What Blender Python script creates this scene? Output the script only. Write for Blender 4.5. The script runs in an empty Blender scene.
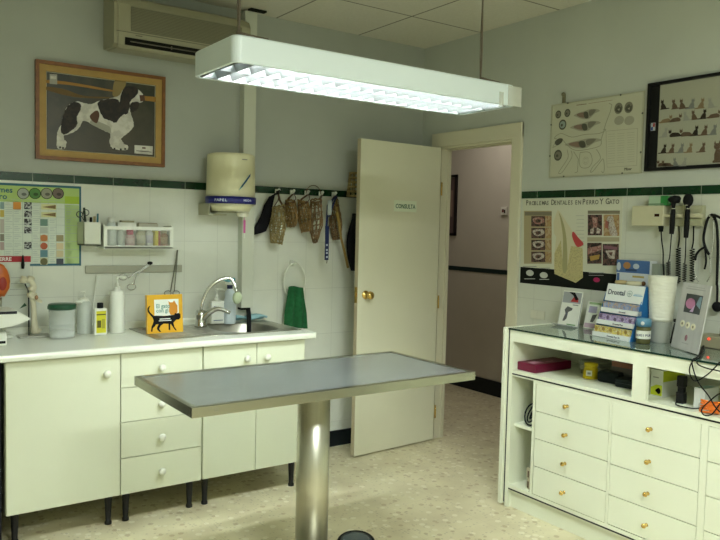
import bpy, bmesh, math, random
from mathutils import Vector, Matrix, noise
PI = math.pi
random.seed(4)
S = bpy.context.scene
COL = S.collection

# ------------------------------------------------------------------ camera
YAW, PITCH, ROLL, FPX = 0.6114689920, -0.0582456910, 0.0229697221, 734.5765
CAM = Vector((-3.3883, -4.0923, 1.48))
_f = Vector((math.sin(YAW)*math.cos(PITCH), math.cos(YAW)*math.cos(PITCH), math.sin(PITCH)))
_r0 = Vector((math.cos(YAW), -math.sin(YAW), 0)); _u0 = _r0.cross(_f)
_r = _r0*math.cos(ROLL) + _u0*math.sin(ROLL); _u = -_r0*math.sin(ROLL) + _u0*math.cos(ROLL)
cd = bpy.data.cameras.new('camera'); cam = bpy.data.objects.new('camera', cd); COL.objects.link(cam)
cd.sensor_width = 36; cd.lens = FPX*36/720; cd.clip_start = .05
m3 = Matrix((_r, _u, -_f)).transposed()
cam.matrix_world = Matrix.Translation(CAM) @ m3.to_4x4()
S.camera = cam
# ------------------------------------------------------------------ world, exposure
w = bpy.data.worlds.new('world'); S.world = w; w.use_nodes = True
w.node_tree.nodes['Background'].inputs[0].default_value = (.5, .52, .45, 1)
w.node_tree.nodes['Background'].inputs[1].default_value = 0.02
S.view_settings.view_transform = 'Standard'; S.view_settings.look = 'None'
S.view_settings.gamma = 1; S.view_settings.use_curve_mapping = False
S.view_settings.exposure = 1.32
TUBE = 82.0          # emission of the fluorescent tubes
FILL = 42.0          # added fill light, unseen behind the camera
HALL = 3.0  # added fill light that brightens the hallway, source unseen

def area(name, loc, rot, sx, sy, power, color):
    l = bpy.data.lights.new(name, 'AREA'); l.shape = 'RECTANGLE'; l.size = sx; l.size_y = sy
    l.energy = power; l.color = color
    o = bpy.data.objects.new(name, l); COL.objects.link(o); o.location = loc; o.rotation_euler = rot
    return o
LC = (.93, 1.0, .96)
area('rear_fill_light', (-2.3, -4.4, 2.70), (0, 0, 0), 1.2, .3, FILL, LC)
area('hall_fill_light', (.75, .3, 2.65), (0, 0, 0), .6, .6, HALL, (1, .93, .84))

# ------------------------------------------------------------------ pixel -> place on a known surface
def ray(px, py): return _f + _r*(px-360)/FPX - _u*(py-270)/FPX
def hit(px, py, ax, v):
    d = ray(px, py); return CAM + d*((v-CAM[ax])/d[ax])
def A(px, py, y=0.): return hit(px, py, 1, y)
def B(px, py, x=0.): return hit(px, py, 0, x)
def T(px, py, z=.885): return hit(px, py, 2, z)

# ------------------------------------------------------------------ materials
MT = {}
def mat(name, col=(.8, .8, .8), rough=.5, metal=0., emit=0, trans=0., ior=1.45, bump=None, var=0., vscale=8., coat=0., alpha=1.):
    if name in MT: return MT[name]
    m = bpy.data.materials.new(name); m.use_nodes = True; nt = m.node_tree; b = nt.nodes['Principled BSDF']
    b.inputs['Base Color'].default_value = (*col, 1); b.inputs['Roughness'].default_value = rough
    b.inputs['Metallic'].default_value = metal; b.inputs['IOR'].default_value = ior
    b.inputs['Transmission Weight'].default_value = trans; b.inputs['Coat Weight'].default_value = coat
    b.inputs['Alpha'].default_value = alpha
    if max(col) < .05 and not metal: b.inputs['Specular IOR Level'].default_value = .05 if rough >= .4 else .2
    if emit: b.inputs['Emission Color'].default_value = (*col, 1); b.inputs['Emission Strength'].default_value = emit
    g = nt.nodes.new('ShaderNodeNewGeometry')
    if var:
        n = nt.nodes.new('ShaderNodeTexNoise'); n.inputs['Scale'].default_value = vscale; n.inputs['Detail'].default_value = 5
        nt.links.new(g.outputs['Position'], n.inputs['Vector'])
        r = nt.nodes.new('ShaderNodeMapRange'); r.inputs['From Min'].default_value = .3; r.inputs['From Max'].default_value = .7
        r.inputs['To Min'].default_value = 1-var; r.inputs['To Max'].default_value = 1+var
        nt.links.new(n.outputs['Fac'], r.inputs['Value'])
        v = nt.nodes.new('ShaderNodeVectorMath'); v.operation = 'SCALE'; v.inputs[0].default_value = col
        nt.links.new(r.outputs['Result'], v.inputs['Scale']); nt.links.new(v.outputs['Vector'], b.inputs['Base Color'])
    if bump:
        n = nt.nodes.new('ShaderNodeTexNoise'); n.inputs['Scale'].default_value = bump[0]; n.inputs['Detail'].default_value = 4
        nt.links.new(g.outputs['Position'], n.inputs['Vector'])
        bp = nt.nodes.new('ShaderNodeBump'); bp.inputs['Strength'].default_value = bump[1]; bp.inputs['Distance'].default_value = .01
        nt.links.new(n.outputs['Fac'], bp.inputs['Height']); nt.links.new(bp.outputs['Normal'], b.inputs['Normal'])
    MT[name] = m; return m

class NT:
    """tiny node-graph helper"""
    def __init__(s, name, rough=.5):
        s.m = bpy.data.materials.new(name); s.m.use_nodes = True; s.t = s.m.node_tree; s.b = s.t.nodes['Principled BSDF']
        s.b.inputs['Roughness'].default_value = rough; MT[name] = s.m
        s.pos = s.t.nodes.new('ShaderNodeNewGeometry').outputs['Position']
        sp = s.t.nodes.new('ShaderNodeSeparateXYZ'); s.t.links.new(s.pos, sp.inputs[0]); s.xyz = sp.outputs
    def link(s, a, b):
        if isinstance(a, (int, float)): b.default_value = a
        elif isinstance(a, tuple): b.default_value = a if len(a) == len(b.default_value) else (*a, 1)
        else: s.t.links.new(a, b)
    def math(s, op, a, b=0., c=0.):
        n = s.t.nodes.new('ShaderNodeMath'); n.operation = op
        for i, v in enumerate((a, b, c)): s.link(v, n.inputs[i])
        return n.outputs[0]
    def mix(s, f, a, b):
        n = s.t.nodes.new('ShaderNodeMix'); n.data_type = 'RGBA'
        s.link(f, n.inputs[0]); s.link(a, n.inputs[6]); s.link(b, n.inputs[7]); return n.outputs[2]
    def noise(s, scale, detail=4, vec=None):
        n = s.t.nodes.new('ShaderNodeTexNoise'); n.inputs['Scale'].default_value = scale; n.inputs['Detail'].default_value = detail
        s.t.links.new(vec or s.pos, n.inputs['Vector']); return n.outputs['Fac']
    def voro(s, scale, feature='F1', out='Distance', vec=None):
        n = s.t.nodes.new('ShaderNodeTexVoronoi'); n.inputs['Scale'].default_value = scale; n.feature = feature
        s.t.links.new(vec or s.pos, n.inputs['Vector']); return n.outputs[out]
    def line(s, v, pitch, off, width):   # 1 on grid lines
        a = s.math('MODULO', s.math('ADD', s.math('SUBTRACT', v, off), pitch*200), pitch)
        return s.math('MAXIMUM', s.math('LESS_THAN', a, width/2), s.math('GREATER_THAN', a, pitch-width/2))
    def step(s, v, lo, hi):
        n = s.t.nodes.new('ShaderNodeMapRange'); s.link(v, n.inputs[0]); n.inputs[1].default_value = lo; n.inputs[2].default_value = hi
        return n.outputs[0]
    def out(s, col, rough=None, bump=None):
        s.link(col, s.b.inputs['Base Color'])
        if rough is not None: s.link(rough, s.b.inputs['Roughness'])
        if bump:
            bp = s.t.nodes.new('ShaderNodeBump'); bp.inputs['Strength'].default_value = bump[1]; bp.inputs['Distance'].default_value = bump[2]
            s.t.links.new(bump[0], bp.inputs['Height']); s.t.links.new(bp.outputs['Normal'], s.b.inputs['Normal'])
        return s.m

def wall_material(name, horiz, hoff, plaster, tile, top=1.698):
    n = NT(name); z = n.xyz[2]; h = n.xyz[horiz]
    g = n.math('MAXIMUM', n.line(h, .206, hoff, .0035), n.line(z, .302, 1.677, .0035))
    below = n.math('LESS_THAN', z, top)
    grout = n.math('MULTIPLY', g, below)
    pl = n.mix(n.step(n.noise(3.), .3, .7), plaster, tuple(c*.93 for c in plaster))
    tl = n.mix(n.step(n.noise(9.), .3, .7), tile, tuple(c*.96 for c in tile))
    tl = n.mix(grout, tl, tuple(c*.84 for c in tile))
    col = n.mix(below, pl, tl)
    ro = n.math('MULTIPLY_ADD', below, -.57, .8)
    hgt = n.math('MULTIPLY', n.math('SUBTRACT', 1., grout), 1.)
    wv = n.math('MULTIPLY_ADD', n.noise(14.), .5, hgt)
    return n.out(col, ro, (wv, .25, .003))
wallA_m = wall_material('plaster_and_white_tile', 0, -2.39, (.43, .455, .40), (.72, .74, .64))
wallB_m = wall_material('plaster_and_white_tile_right', 1, -1.294, (.53, .56, .49), (.64, .66, .56))  # same plaster and tile as the back wall; differing light put into the tones
hall_m = mat('hall_plaster', (.50, .46, .38), .8, var=.04, vscale=3)

n = NT('terrazzo', .25)
base = n.mix(n.step(n.noise(5., 6), .35, .68), (.74, .68, .46), (.62, .55, .36))
v1 = n.voro(23., 'F1', 'Distance'); c1 = n.voro(23., 'F1', 'Color')
sp = n.t.nodes.new('ShaderNodeSeparateColor'); n.t.links.new(c1, sp.inputs[0])
big = n.math('MULTIPLY', n.math('LESS_THAN', v1, .33), n.math('GREATER_THAN', sp.outputs[0], .72))
col = n.mix(n.math('MULTIPLY', big, .6), base, (.42, .31, .16))
lite = n.math('MULTIPLY', n.math('LESS_THAN', v1, .36), n.math('LESS_THAN', sp.outputs[0], .35))
col = n.mix(n.math('MULTIPLY', lite, .7), col, (.85, .80, .62))
v2 = n.voro(60., 'F1', 'Distance'); c2 = n.voro(60., 'F1', 'Color')
sp2 = n.t.nodes.new('ShaderNodeSeparateColor'); n.t.links.new(c2, sp2.inputs[0])
sm = n.math('MULTIPLY', n.math('LESS_THAN', v2, .35), n.math('GREATER_THAN', sp2.outputs[0], .78))
col = n.mix(n.math('MULTIPLY', sm, .55), col, (.42, .36, .24))
gr = n.math('MAXIMUM', n.line(n.xyz[0], .40, .05, .002), n.line(n.xyz[1], .40, .12, .002))
col = n.mix(n.math('MULTIPLY', gr, .35), col, (.35, .30, .2))
terr_m = n.out(col, n.step(n.noise(12.), -1.0, 2.6))

n = NT('ceiling_tiles', .9)
g = n.math('MAXIMUM', n.line(n.xyz[0], .62, -.572, .012), n.line(n.xyz[1], .64, -.56, .012))
ceil_m = n.out(n.mix(g, n.mix(n.step(n.noise(60.), .3, .7), (.66, .64, .53), (.61, .59, .48)), (.22, .21, .16)), None, (n.noise(90.), .2, .003))

n = NT('green_border_tile', .15)
def border(name, ax, off):
    n = NT(name, .18)
    g = n.line(n.xyz[ax], .2055, off, .0035)
    c = n.mix(n.step(n.noise(6.), .3, .7), (.003, .040, .012), (.002, .026, .008))
    return n.out(n.mix(g, c, (.22, .25, .19)))
bordA = border('green_border_back', 0, -2.389); bordB = border('green_border_right', 1, -1.294)

def brushed(name, col, rough, stretch, var=.14, rv=.25):
    n = NT(name, rough); n.b.inputs['Metallic'].default_value = 1
    mp = n.t.nodes.new('ShaderNodeMapping'); mp.inputs['Scale'].default_value = stretch; n.t.links.new(n.pos, mp.inputs[0])
    f = n.noise(1., 6, mp.outputs[0])
    return n.out(n.mix(n.step(f, .3, .7), col, tuple(c*(1-var) for c in col)), n.math('MULTIPLY_ADD', f, rv, rough-rv/2))
steel_top = brushed('brushed_steel_top', (.46, .50, .51), .25, (3, 9, 9), .10, .0); steel_top.node_tree.nodes['Principled BSDF'].inputs['Metallic'].default_value = .8
steel_rim = mat('steel_rim', (.38, .38, .31), .22, 1.)  # steel darkened in colour to stand in for a dark reflection
steel_col = brushed('brushed_steel_column', (.60, .59, .50), .36, (120, 120, 2), .1, .12)
steel = mat('steel', (.55, .56, .52), .25, 1.)
steel_dull = brushed('sink_steel', (.42, .41, .35), .34, (20, 20, 20))
chrome = mat('chrome', (.75, .76, .74), .12, 1.)
brass = mat('brass', (.72, .50, .16), .22, 1.)
lam = mat('white_laminate', (.71, .74, .57), .38, var=.02, vscale=3)
lam2 = mat('white_laminate_right', (.79, .82, .66), .38, var=.02, vscale=3)
worktop = mat('white_worktop', (.84, .87, .76), .22)
white = mat('white_plastic', (.80, .82, .72), .35)
knobw = mat('white_knob', (.82, .84, .74), .3)
dark = mat('black_plastic', (.012, .013, .013), .4)
blackm = mat('black_metal', (.012, .012, .014), .35, .2)
gap = mat('dark_gap', (.02, .022, .016), .9)
base_m = mat('black_baseboard', (.010, .014, .016), .3)
doorp = mat('cream_door_paint', (.70, .69, .52), .42, var=.03, vscale=2)
trimp = mat('cream_trim_paint', (.66, .63, .47), .42)
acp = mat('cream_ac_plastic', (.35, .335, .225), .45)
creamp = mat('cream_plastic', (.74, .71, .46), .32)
wicker = mat('wicker', (.27, .17, .06), .6, var=.3, vscale=80)
wicker2 = mat('dark_wicker', (.20, .12, .05), .6, var=.3, vscale=80)
wicker3 = mat('olive_wicker', (.30, .23, .09), .6, var=.3, vscale=80)
leather = mat('brown_leather', (.10, .05, .02), .5)
nylon = mat('black_nylon', (.010, .010, .012), .8)
towel = mat('green_towel', (.012, .115, .035), .95, bump=(500, .5), var=.2, vscale=40)
glassm = mat('clear_plastic', (.9, .95, .92), .12, trans=.9, ior=1.3)
glass_top = mat('glass_top', (.80, .92, .86), .02, trans=.93, ior=1.45)
lampw = mat('lamp_white', (.70, .78, .78), .35)
ink = mat('black_ink', (.012, .012, .012), .6)
grey_ink = mat('grey_ink', (.28, .29, .26), .6)
paper = mat('white_paper', (.74, .76, .66), .6)

def P(name, c, r=.6): return mat(name, c, r)

# ------------------------------------------------------------------ mesh builder
WORLD = {}
class MB:
    def __init__(s, M=None, m=None):
        s.bm = bmesh.new(); s.M = M or Matrix.Identity(4); s.slots = []; s.i = 0
        if m: s.mat(m)
    def mat(s, m):
        if m not in s.slots: s.slots.append(m)
        s.i = s.slots.index(m); return s
    def _merge(s, b2, smooth=False, M=None):
        me = bpy.data.meshes.new('t')
        for f in b2.faces: f.material_index = s.i; f.smooth = smooth
        b2.transform(s.M @ (M or Matrix.Identity(4)))
        if (s.M @ (M or Matrix.Identity(4))).determinant() < 0: bmesh.ops.reverse_faces(b2, faces=b2.faces)
        b2.to_mesh(me); b2.free(); s.bm.from_mesh(me); bpy.data.meshes.remove(me)
    def box(s, a, b, bev=0., seg=2, M=None):
        b2 = bmesh.new(); bmesh.ops.create_cube(b2, size=1)
        a = Vector(a); b = Vector(b); lo = Vector(map(min, a, b)); hi = Vector(map(max, a, b))
        for v in b2.verts: v.co = Vector([(lo[i]+hi[i])/2 + v.co[i]*(hi[i]-lo[i]) for i in range(3)])
        if bev: bmesh.ops.bevel(b2, geom=b2.edges[:], offset=bev, segments=seg, profile=.6, affect='EDGES', clamp_overlap=True)
        s._merge(b2, False, M); return s
    def lathe(s, prof, c=(0, 0, 0), n=24, axis='z', M=None, smooth=True, sy=1., cap=True):
        b2 = bmesh.new(); rings = []
        for r, z in prof:
            rings.append([b2.verts.new((max(r, 1e-4)*math.cos(2*PI*k/n), max(r, 1e-4)*sy*math.sin(2*PI*k/n), z)) for k in range(n)])
        for a, b in zip(rings, rings[1:]):
            for k in range(n): b2.faces.new((a[k], a[(k+1) % n], b[(k+1) % n], b[k]))
        if cap:
            b2.faces.new(rings[0][::-1]); b2.faces.new(rings[-1])
        R = Matrix.Identity(4)
        if axis == 'x': R = Matrix.Rotation(PI/2, 4, 'Y')
        if axis == 'y': R = Matrix.Rotation(-PI/2, 4, 'X')
        if axis == '-y': R = Matrix.Rotation(PI/2, 4, 'X')
        if axis == '-x': R = Matrix.Rotation(-PI/2, 4, 'Y')
        bmesh.ops.recalc_face_normals(b2, faces=b2.faces)
        s._merge(b2, smooth, (M or Matrix.Identity(4)) @ Matrix.Translation(Vector(c)) @ R); return s
    def cyl(s, p0, p1, r0, r1=None, n=16, smooth=True):
        p0 = Vector(p0); p1 = Vector(p1); d = p1-p0; L = d.length
        M = Matrix.Translation(p0) @ d.to_track_quat('Z', 'Y').to_matrix().to_4x4()
        r1 = r0 if r1 is None else r1
        return s.lathe([(r0, 0), (r1, L)], n=n, M=M, smooth=smooth)
    def tube(s, pts, r, n=8, closed=False, sub=0, flat=1.):
        pts = [Vector(p) for p in pts]
        if sub:
            q = []; N = len(pts)
            for i in range(N if closed else N-1):
                p1, p2 = pts[i], pts[(i+1) % N]
                p0 = pts[i-1] if (i or closed) else p1; p3 = pts[(i+2) % N] if (closed or i+2 < N) else p2
                for k in range(sub):
                    t = k/sub
                    q.append(.5*((2*p1)+(p2-p0)*t+(2*p0-5*p1+4*p2-p3)*t*t+(3*p1-p0-3*p2+p3)*t**3))
            if not closed: q.append(pts[-1])
            pts = q
        b2 = bmesh.new(); rings = []; N = len(pts); up = None
        for i, p in enumerate(pts):
            a = pts[(i-1) % N] if (closed or i) else p; b = pts[(i+1) % N] if (closed or i < N-1) else p
            t = (b-a).normalized() if (b-a).length > 1e-9 else Vector((0, 0, 1))
            if up is None: up = t.orthogonal().normalized()
            up = (up - t*up.dot(t)); up = up.normalized() if up.length > 1e-6 else t.orthogonal().normalized()
            sd = t.cross(up); rr = r(i/(N-1)) if callable(r) else r
            rings.append([b2.verts.new(p+(up*math.cos(2*PI*k/n)*flat+sd*math.sin(2*PI*k/n))*rr) for k in range(n)])
        for i in range(N if closed else N-1):
            a, b = rings[i], rings[(i+1) % N]
            for k in range(n): b2.faces.new((a[k], b[k], b[(k+1) % n], a[(k+1) % n]))
        if not closed: b2.faces.new(rings[0]); b2.faces.new(rings[-1][::-1])
        bmesh.ops.recalc_face_normals(b2, faces=b2.faces)
        s._merge(b2, True); return s
    def band(s, pts, wdir, width, th=.002):
        """flat strap along pts, wide along wdir"""
        pts = [Vector(p) for p in pts]; wd = Vector(wdir).normalized(); b2 = bmesh.new(); rings = []
        for i, p in enumerate(pts):
            t = (pts[min(i+1, len(pts)-1)]-pts[max(i-1, 0)]).normalized(); nn = t.cross(wd).normalized()
            rings.append([b2.verts.new(p+wd*width/2*a+nn*th/2*c) for a, c in ((-1, -1), (1, -1), (1, 1), (-1, 1))])
        for a, b in zip(rings, rings[1:]):
            for k in range(4): b2.faces.new((a[k], a[(k+1) % 4], b[(k+1) % 4], b[k]))
        b2.faces.new(rings[0][::-1]); b2.faces.new(rings[-1]); bmesh.ops.recalc_face_normals(b2, faces=b2.faces)
        s._merge(b2, False); return s
    def prism(s, poly, z0, z1, M=None, smooth=False):
        b2 = bmesh.new(); lo = [b2.verts.new((x, y, z0)) for x, y in poly]; hi = [b2.verts.new((x, y, z1)) for x, y in poly]
        b2.faces.new(lo[::-1]); b2.faces.new(hi)
        for k in range(len(poly)): b2.faces.new((lo[k], lo[(k+1) % len(poly)], hi[(k+1) % len(poly)], hi[k]))
        bmesh.ops.recalc_face_normals(b2, faces=b2.faces)
        bmesh.ops.triangulate(b2, faces=[f for f in b2.faces if len(f.verts) > 4])
        s._merge(b2, smooth, M); return s
    def ball(s, c, r, n=16, M=None, noise_amp=0):
        b2 = bmesh.new(); bmesh.ops.create_uvsphere(b2, u_segments=n, v_segments=max(6, n//2), radius=1)
        r = (r, r, r) if isinstance(r, (int, float)) else r
        for v in b2.verts:
            k = 1+noise_amp*noise.noise(v.co*2+Vector(c)*9) if noise_amp else 1
            v.co = Vector((v.co.x*r[0]*k, v.co.y*r[1]*k, v.co.z*r[2]*k))+Vector(c)
        s._merge(b2, True, M); return s
    def grid(s, fn, nu, nv, th=0., smooth=True, closed_u=False):
        """surface fn(u,v) -> point, optional thickness"""
        b2 = bmesh.new(); V = [[b2.verts.new(fn(i/(nu), j/nv)) for j in range(nv+1)] for i in range(nu if closed_u else nu+1)]
        N = nu if closed_u else nu
        for i in range(N):
            for j in range(nv):
                a, b = V[i], V[(i+1) % len(V)]
                b2.faces.new((a[j], b[j], b[j+1], a[j+1]))
        bmesh.ops.recalc_face_normals(b2, faces=b2.faces)
        if th: bmesh.ops.solidify(b2, geom=b2.faces[:], thickness=th)
        s._merge(b2, smooth); return s
    def text(s, body, size, x, y, z=0., depth=.0003, align='LEFT', M=None, sx=1., rot=0.):
        c = bpy.data.curves.new('t', 'FONT'); c.body = body; c.size = size; c.align_x = align; c.extrude = depth; c.resolution_u = 2; c.offset = size*.022
        o = bpy.data.objects.new('t', c); COL.objects.link(o)
        dg = bpy.context.evaluated_depsgraph_get(); me = bpy.data.meshes.new_from_object(o.evaluated_get(dg))
        bpy.data.objects.remove(o); bpy.data.curves.remove(c)
        b2 = bmesh.new(); b2.from_mesh(me); bpy.data.meshes.remove(me)
        s._merge(b2, False, (M or Matrix.Identity(4)) @ Matrix.Translation((x, y, z)) @ Matrix.Rotation(rot, 4, 'Z') @ Matrix.Diagonal((sx, 1, 1, 1))); return s
    def build(s, name, parent=None, label=None, cat=None, group=None, kind=None, origin=None):
        vs = s.bm.verts
        if origin is None:
            xs = [v.co.x for v in vs]; ys = [v.co.y for v in vs]; zs = [v.co.z for v in vs]
            origin = Vector(((min(xs)+max(xs))/2, (min(ys)+max(ys))/2, min(zs)))
        origin = Vector(origin)
        for v in vs: v.co -= origin
        me = bpy.data.meshes.new(name); s.bm.to_mesh(me); s.bm.free()
        for m in s.slots: me.materials.append(m)
        o = bpy.data.objects.new(name, me); COL.objects.link(o)
        if parent: o.parent = parent; o.location = origin-WORLD[parent]
        else: o.location = origin
        WORLD[o] = origin
        tag(o, label, cat, group, kind); return o

def tag(o, label=None, cat=None, group=None, kind=None):
    if label: o['label'] = label
    if cat: o['category'] = cat
    if group: o['group'] = group
    if kind: o['kind'] = kind
    return o
def thing(name, loc, label, cat, group=None, kind=None):
    o = bpy.data.objects.new(name, None); COL.objects.link(o); o.location = loc; o.empty_display_size = .05
    WORLD[o] = Vector(loc); return tag(o, label, cat, group, kind)
def copy_tree(o, parent=None):
    c = o.copy(); COL.objects.link(c); c.parent = parent
    for ch in o.children: copy_tree(ch, c)
    return c
# plane frames: local (u right, v up, w out of the wall)
def MA(x, z, y=0.): return Matrix(((1, 0, 0, x), (0, 0, -1, y), (0, 1, 0, z), (0, 0, 0, 1)))       # back wall, faces -y
def MBm(y, z, x=0.): return Matrix(((0, 0, -1, x), (-1, 0, 0, y), (0, 1, 0, z), (0, 0, 0, 1)))      # right wall, faces -x
def smooth(pts, n=3, jit=0., rg=random.Random(3)):
    out = []; N = len(pts); V = [Vector((p[0], p[1])) for p in pts]
    for i in range(N):
        p0, p1, p2, p3 = V[i-1], V[i], V[(i+1) % N], V[(i+2) % N]
        for k in range(n):
            t = k/n; q = .5*((2*p1)+(p2-p0)*t+(2*p0-5*p1+4*p2-p3)*t*t+(3*p1-p0-3*p2+p3)*t**3)
            out.append((q.x+rg.uniform(-jit, jit), q.y+rg.uniform(-jit, jit)))
    return out
def mottled(name, cols, scale=60., rough=.6):
    n = NT(name, rough); f = n.noise(scale, 3); c = cols[0]
    for i, cc in enumerate(cols[1:]):
        t = .42+.16*(i+.5)/(len(cols)-1); c = n.mix(n.step(f, t-.02, t+.02), c, cc)
    return n.out(c)
def rect(x0, y0, x1, y1): return [(x0, y0), (x1, y0), (x1, y1), (x0, y1)]
def disc(x, y, rx, ry=None, n=20): return [(x+rx*math.cos(2*PI*k/n), y+(ry or rx)*math.sin(2*PI*k/n)) for k in range(n)]

# ================================================================== STRUCTURE
H = 2.755; XL, YR = -4.6, -5.4
def st(name, mb): return mb.build(name, kind='structure')
st('floor', MB(m=terr_m).box((XL-.1, YR-.1, -.1), (1.5, 2.3, 0)))
st('ceiling', MB(m=ceil_m).box((XL-.1, YR-.1, H), (1.5, 2.3, H+.1)))
st('wall_back', MB(m=wallA_m).box((XL-.1, 0, 0), (0, .12, H)))
plainw = mat('plain_wall_paint', (.50, .52, .44), .8)
st('wall_left', MB(m=plainw).box((XL-.1, YR, 0), (XL, 0, H)))
st('wall_rear', MB(m=plainw).box((XL-.1, YR-.1, 0), (0.1, YR, H)))
OP0, OP1, OPH = -.205, -.885, 2.045     # door opening in the right wall
WT = .082
wb = MB(m=wallB_m)
wb.box((0, YR, 0), (WT, OP1, H)); wb.box((0, OP0, 0), (WT, .12, H)); wb.box((0, OP1, OPH), (WT, OP0, H))
st('wall_right', wb)
hx = 1.351
hw = MB(m=hall_m); hw.box((hx, -1.4, 0), (hx+.1, 2.3, H)); st('wall_hall_far', hw)
hw = MB(m=hall_m); hw.box((WT, -1.5, 0), (hx+.1, -1.4, H)); st('wall_hall_side', hw)
hw = MB(m=hall_m); hw.box((WT, 2.2, 0), (hx, 2.3, H)); hw.box((0.0, .12, 0), (WT, 2.3, H)); st('wall_hall_end', hw)
# green borders
st('trim_1', MB(m=bordA).box((XL, -.004, 1.677), (-.004, 0, 1.719)))
st('trim_2', MB(m=bordB).box((-.004, YR, 1.677), (0, -.965, 1.719)))
hall_green = mat('hall_dark_border', (.012, .025, .022), .3)
st('trim_3', MB(m=hall_green).box((hx-.005, -1.4, 1.093), (hx, 2.2, 1.133)))
st('baseboard_hall', MB(m=base_m).box((hx-.012, -1.4, 0), (hx, 2.2, .135)))
st('baseboard_back', MB(m=base_m).box((XL, -.012, 0), (-.012, 0, .105)))
bbr = MB(m=base_m); bbr.box((-.012, YR, 0), (0, -.965, .105)); st('baseboard_right', bbr)
# door casing (both jambs, head, lining)
tr = MB(m=trimp); ow = .078
tr.box((-.02, OP1-ow, 0), (0, OP1+.004, OPH+.095), .006); tr.box((-.02, OP0-.004, 0), (0, OP0+ow, OPH+.095), .006)
tr.box((-.022, OP1-ow, OPH), (0, OP0+ow, OPH+.095), .006)
tr.box((-.004, OP1, 0), (WT+.004, OP1+.014, OPH)); tr.box((-.004, OP0-.014, 0), (WT+.004, OP0, OPH)); tr.box((-.004, OP1, OPH-.014), (WT+.004, OP0, OPH))
tr.box((.05, OP0-.022, 0), (.07, OP0-.014, OPH-.014)); tr.box((.05, OP1+.014, 0), (.07, OP1+.022, OPH-.014)); tr.box((.05, OP1+.014, OPH-.022), (.07, OP0-.014, OPH-.014))
st('trim_4', tr)

# ================================================================== DOOR
d0 = Vector((-.034, -.246, 0)); d1 = Vector((-.738, -.294, 0)); dv = (d1-d0).normalized(); dw = (d1-d0).length
dn = Vector((dv.y, -dv.x, 0));  dn = dn if dn.y < 0 else -dn      # faces the camera side
DM = Matrix(((-dv.x, 0, dn.x, d1.x), (-dv.y, 0, dn.y, d1.y), (0, 1, 0, 0), (0, 0, 0, 1)))  # u from latch edge to hinge, v up, w out
dr = thing('door_1', d0, None, None, kind='structure')
lf = MB(DM, doorp).box((0, .01, -.036), (dw, 2.035, 0), .002).build('door_leaf', dr)
ex = MB(DM, P('door_edge', (.50, .44, .29))).box((-.0012, .012, -.034), (0, 2.033, -.002)).build('edge_band', dr)
for hz in (.25, 1.02, 1.80):
    MB(DM, brass).lathe([(.006, 0), (.006, .09)], (dw+.008, hz, .006), M=Matrix.Identity(4) @ Matrix.Translation((0, 0, 0)), n=10, axis='-y').build('hinge', dr)
kz = 1.05
kb = MB(DM, brass)
kb.lathe([(.028, 0), (.028, .004), (.024, .008), (.011, .010), (.010, .030), (.020, .036), (.0265, .048), (.024, .060), (.012, .067), (.0, .068)], (.062, kz, 0), n=24)
kb.build('door_knob', dr)
MB(DM, brass).box((-.003, kz-.05, -.03), (-.0012, kz+.05, -.006)).box((-.009, kz-.012, -.024), (-.003, kz+.012, -.012), .002).build('latch_plate', dr)
# sign plate CONSULTA
sg = B(0, 0)
pl = MB(DM, P('sign_plate', (.74, .80, .62))).box((.285, 1.588, .0002), (.485, 1.662, .003), .001)
pl.mat(P('sign_green', (.035, .13, .07))).text('CONSULTA', 0.040, .385, 1.610, .0035, align='CENTER', sx=.84)
pl.build('consulting_room_sign', None, 'small white sign with green CONSULTA lettering on the door', 'sign')

# ================================================================== HALL ITEMS
hm = MBm(0, 0, hx)
hp = MB(hm, P('hall_frame_black', (.015, .012, .012), .3))
y0, y1 = -1.33, -1.09
for a, b in ((rect(y0, 1.42, y1, 1.445), 0), (rect(y0, 1.97, y1, 1.995), 0), (rect(y0, 1.42, y0+.025, 1.995), 0), (rect(y1-.025, 1.42, y1, 1.995), 0)): hp.prism(a, 0, .02)
hpo = hp.build('framed_picture', None, 'narrow black framed picture on the hallway wall seen through the doorway', 'picture')
q = MB(hm, P('hall_print', (.10, .065, .06))).box((y0+.02, 1.44, 0), (y1-.02, 1.98, .006))
q.mat(P('hall_print2', (.22, .15, .12))).box((y0+.06, 1.6, .006), (y1-.06, 1.85, .0065)); q.build('print', hpo)
c = B(505, 211, hx)
t = MB(MBm(c.y, c.z, hx), P('thermo_white', (.62, .60, .52))).box((-.035, -.035, 0), (.035, .035, .018), .003)
t.mat(P('thermo_dark', (.12, .04, .035))).box((-.02, -.012, .018), (.005, .015, .020)).mat(ink).box((.008, -.02, .018), (.022, .01, .020))
t.build('wall_thermostat', None, 'small square white and dark control on the hallway wall', 'thermostat')

# ================================================================== CEILING LAMP
LX0, LX1, LY0, LY1, LZ, LH = -2.365, -1.075, -1.905, -1.565, 2.0, .088
lt = thing('pendant_fluorescent_lamp', ((LX0+LX1)/2, (LY0+LY1)/2, LZ), 'long white louvred fluorescent lamp hanging over the steel table', 'ceiling lamp')
hs = MB(m=lampw)
def rrect(x0, y0, x1, y1, r, k=6):
    o = []
    for cx, cy, a in ((x1-r, y1-r, 0), (x0+r, y1-r, 90), (x0+r, y0+r, 180), (x1-r, y0+r, 270)):
        for j in range(k+1):
            t = math.radians(a+90*j/k); o.append((cx+r*math.cos(t), cy+r*math.sin(t)))
    return o
ou = rrect(LX0, LY0, LX1, LY1, .028); iu = rrect(LX0+.012, LY0+.012, LX1-.012, LY1-.012, .02)
b2 = bmesh.new(); N = len(ou)
R_ = [[b2.verts.new((x, y, z)) for x, y in pts] for pts, z in ((iu, LZ+.03), (iu, LZ), (ou, LZ), (ou, LZ+LH-.006), (rrect(LX0+.006, LY0+.006, LX1-.006, LY1-.006, .024), LZ+LH))]
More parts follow.
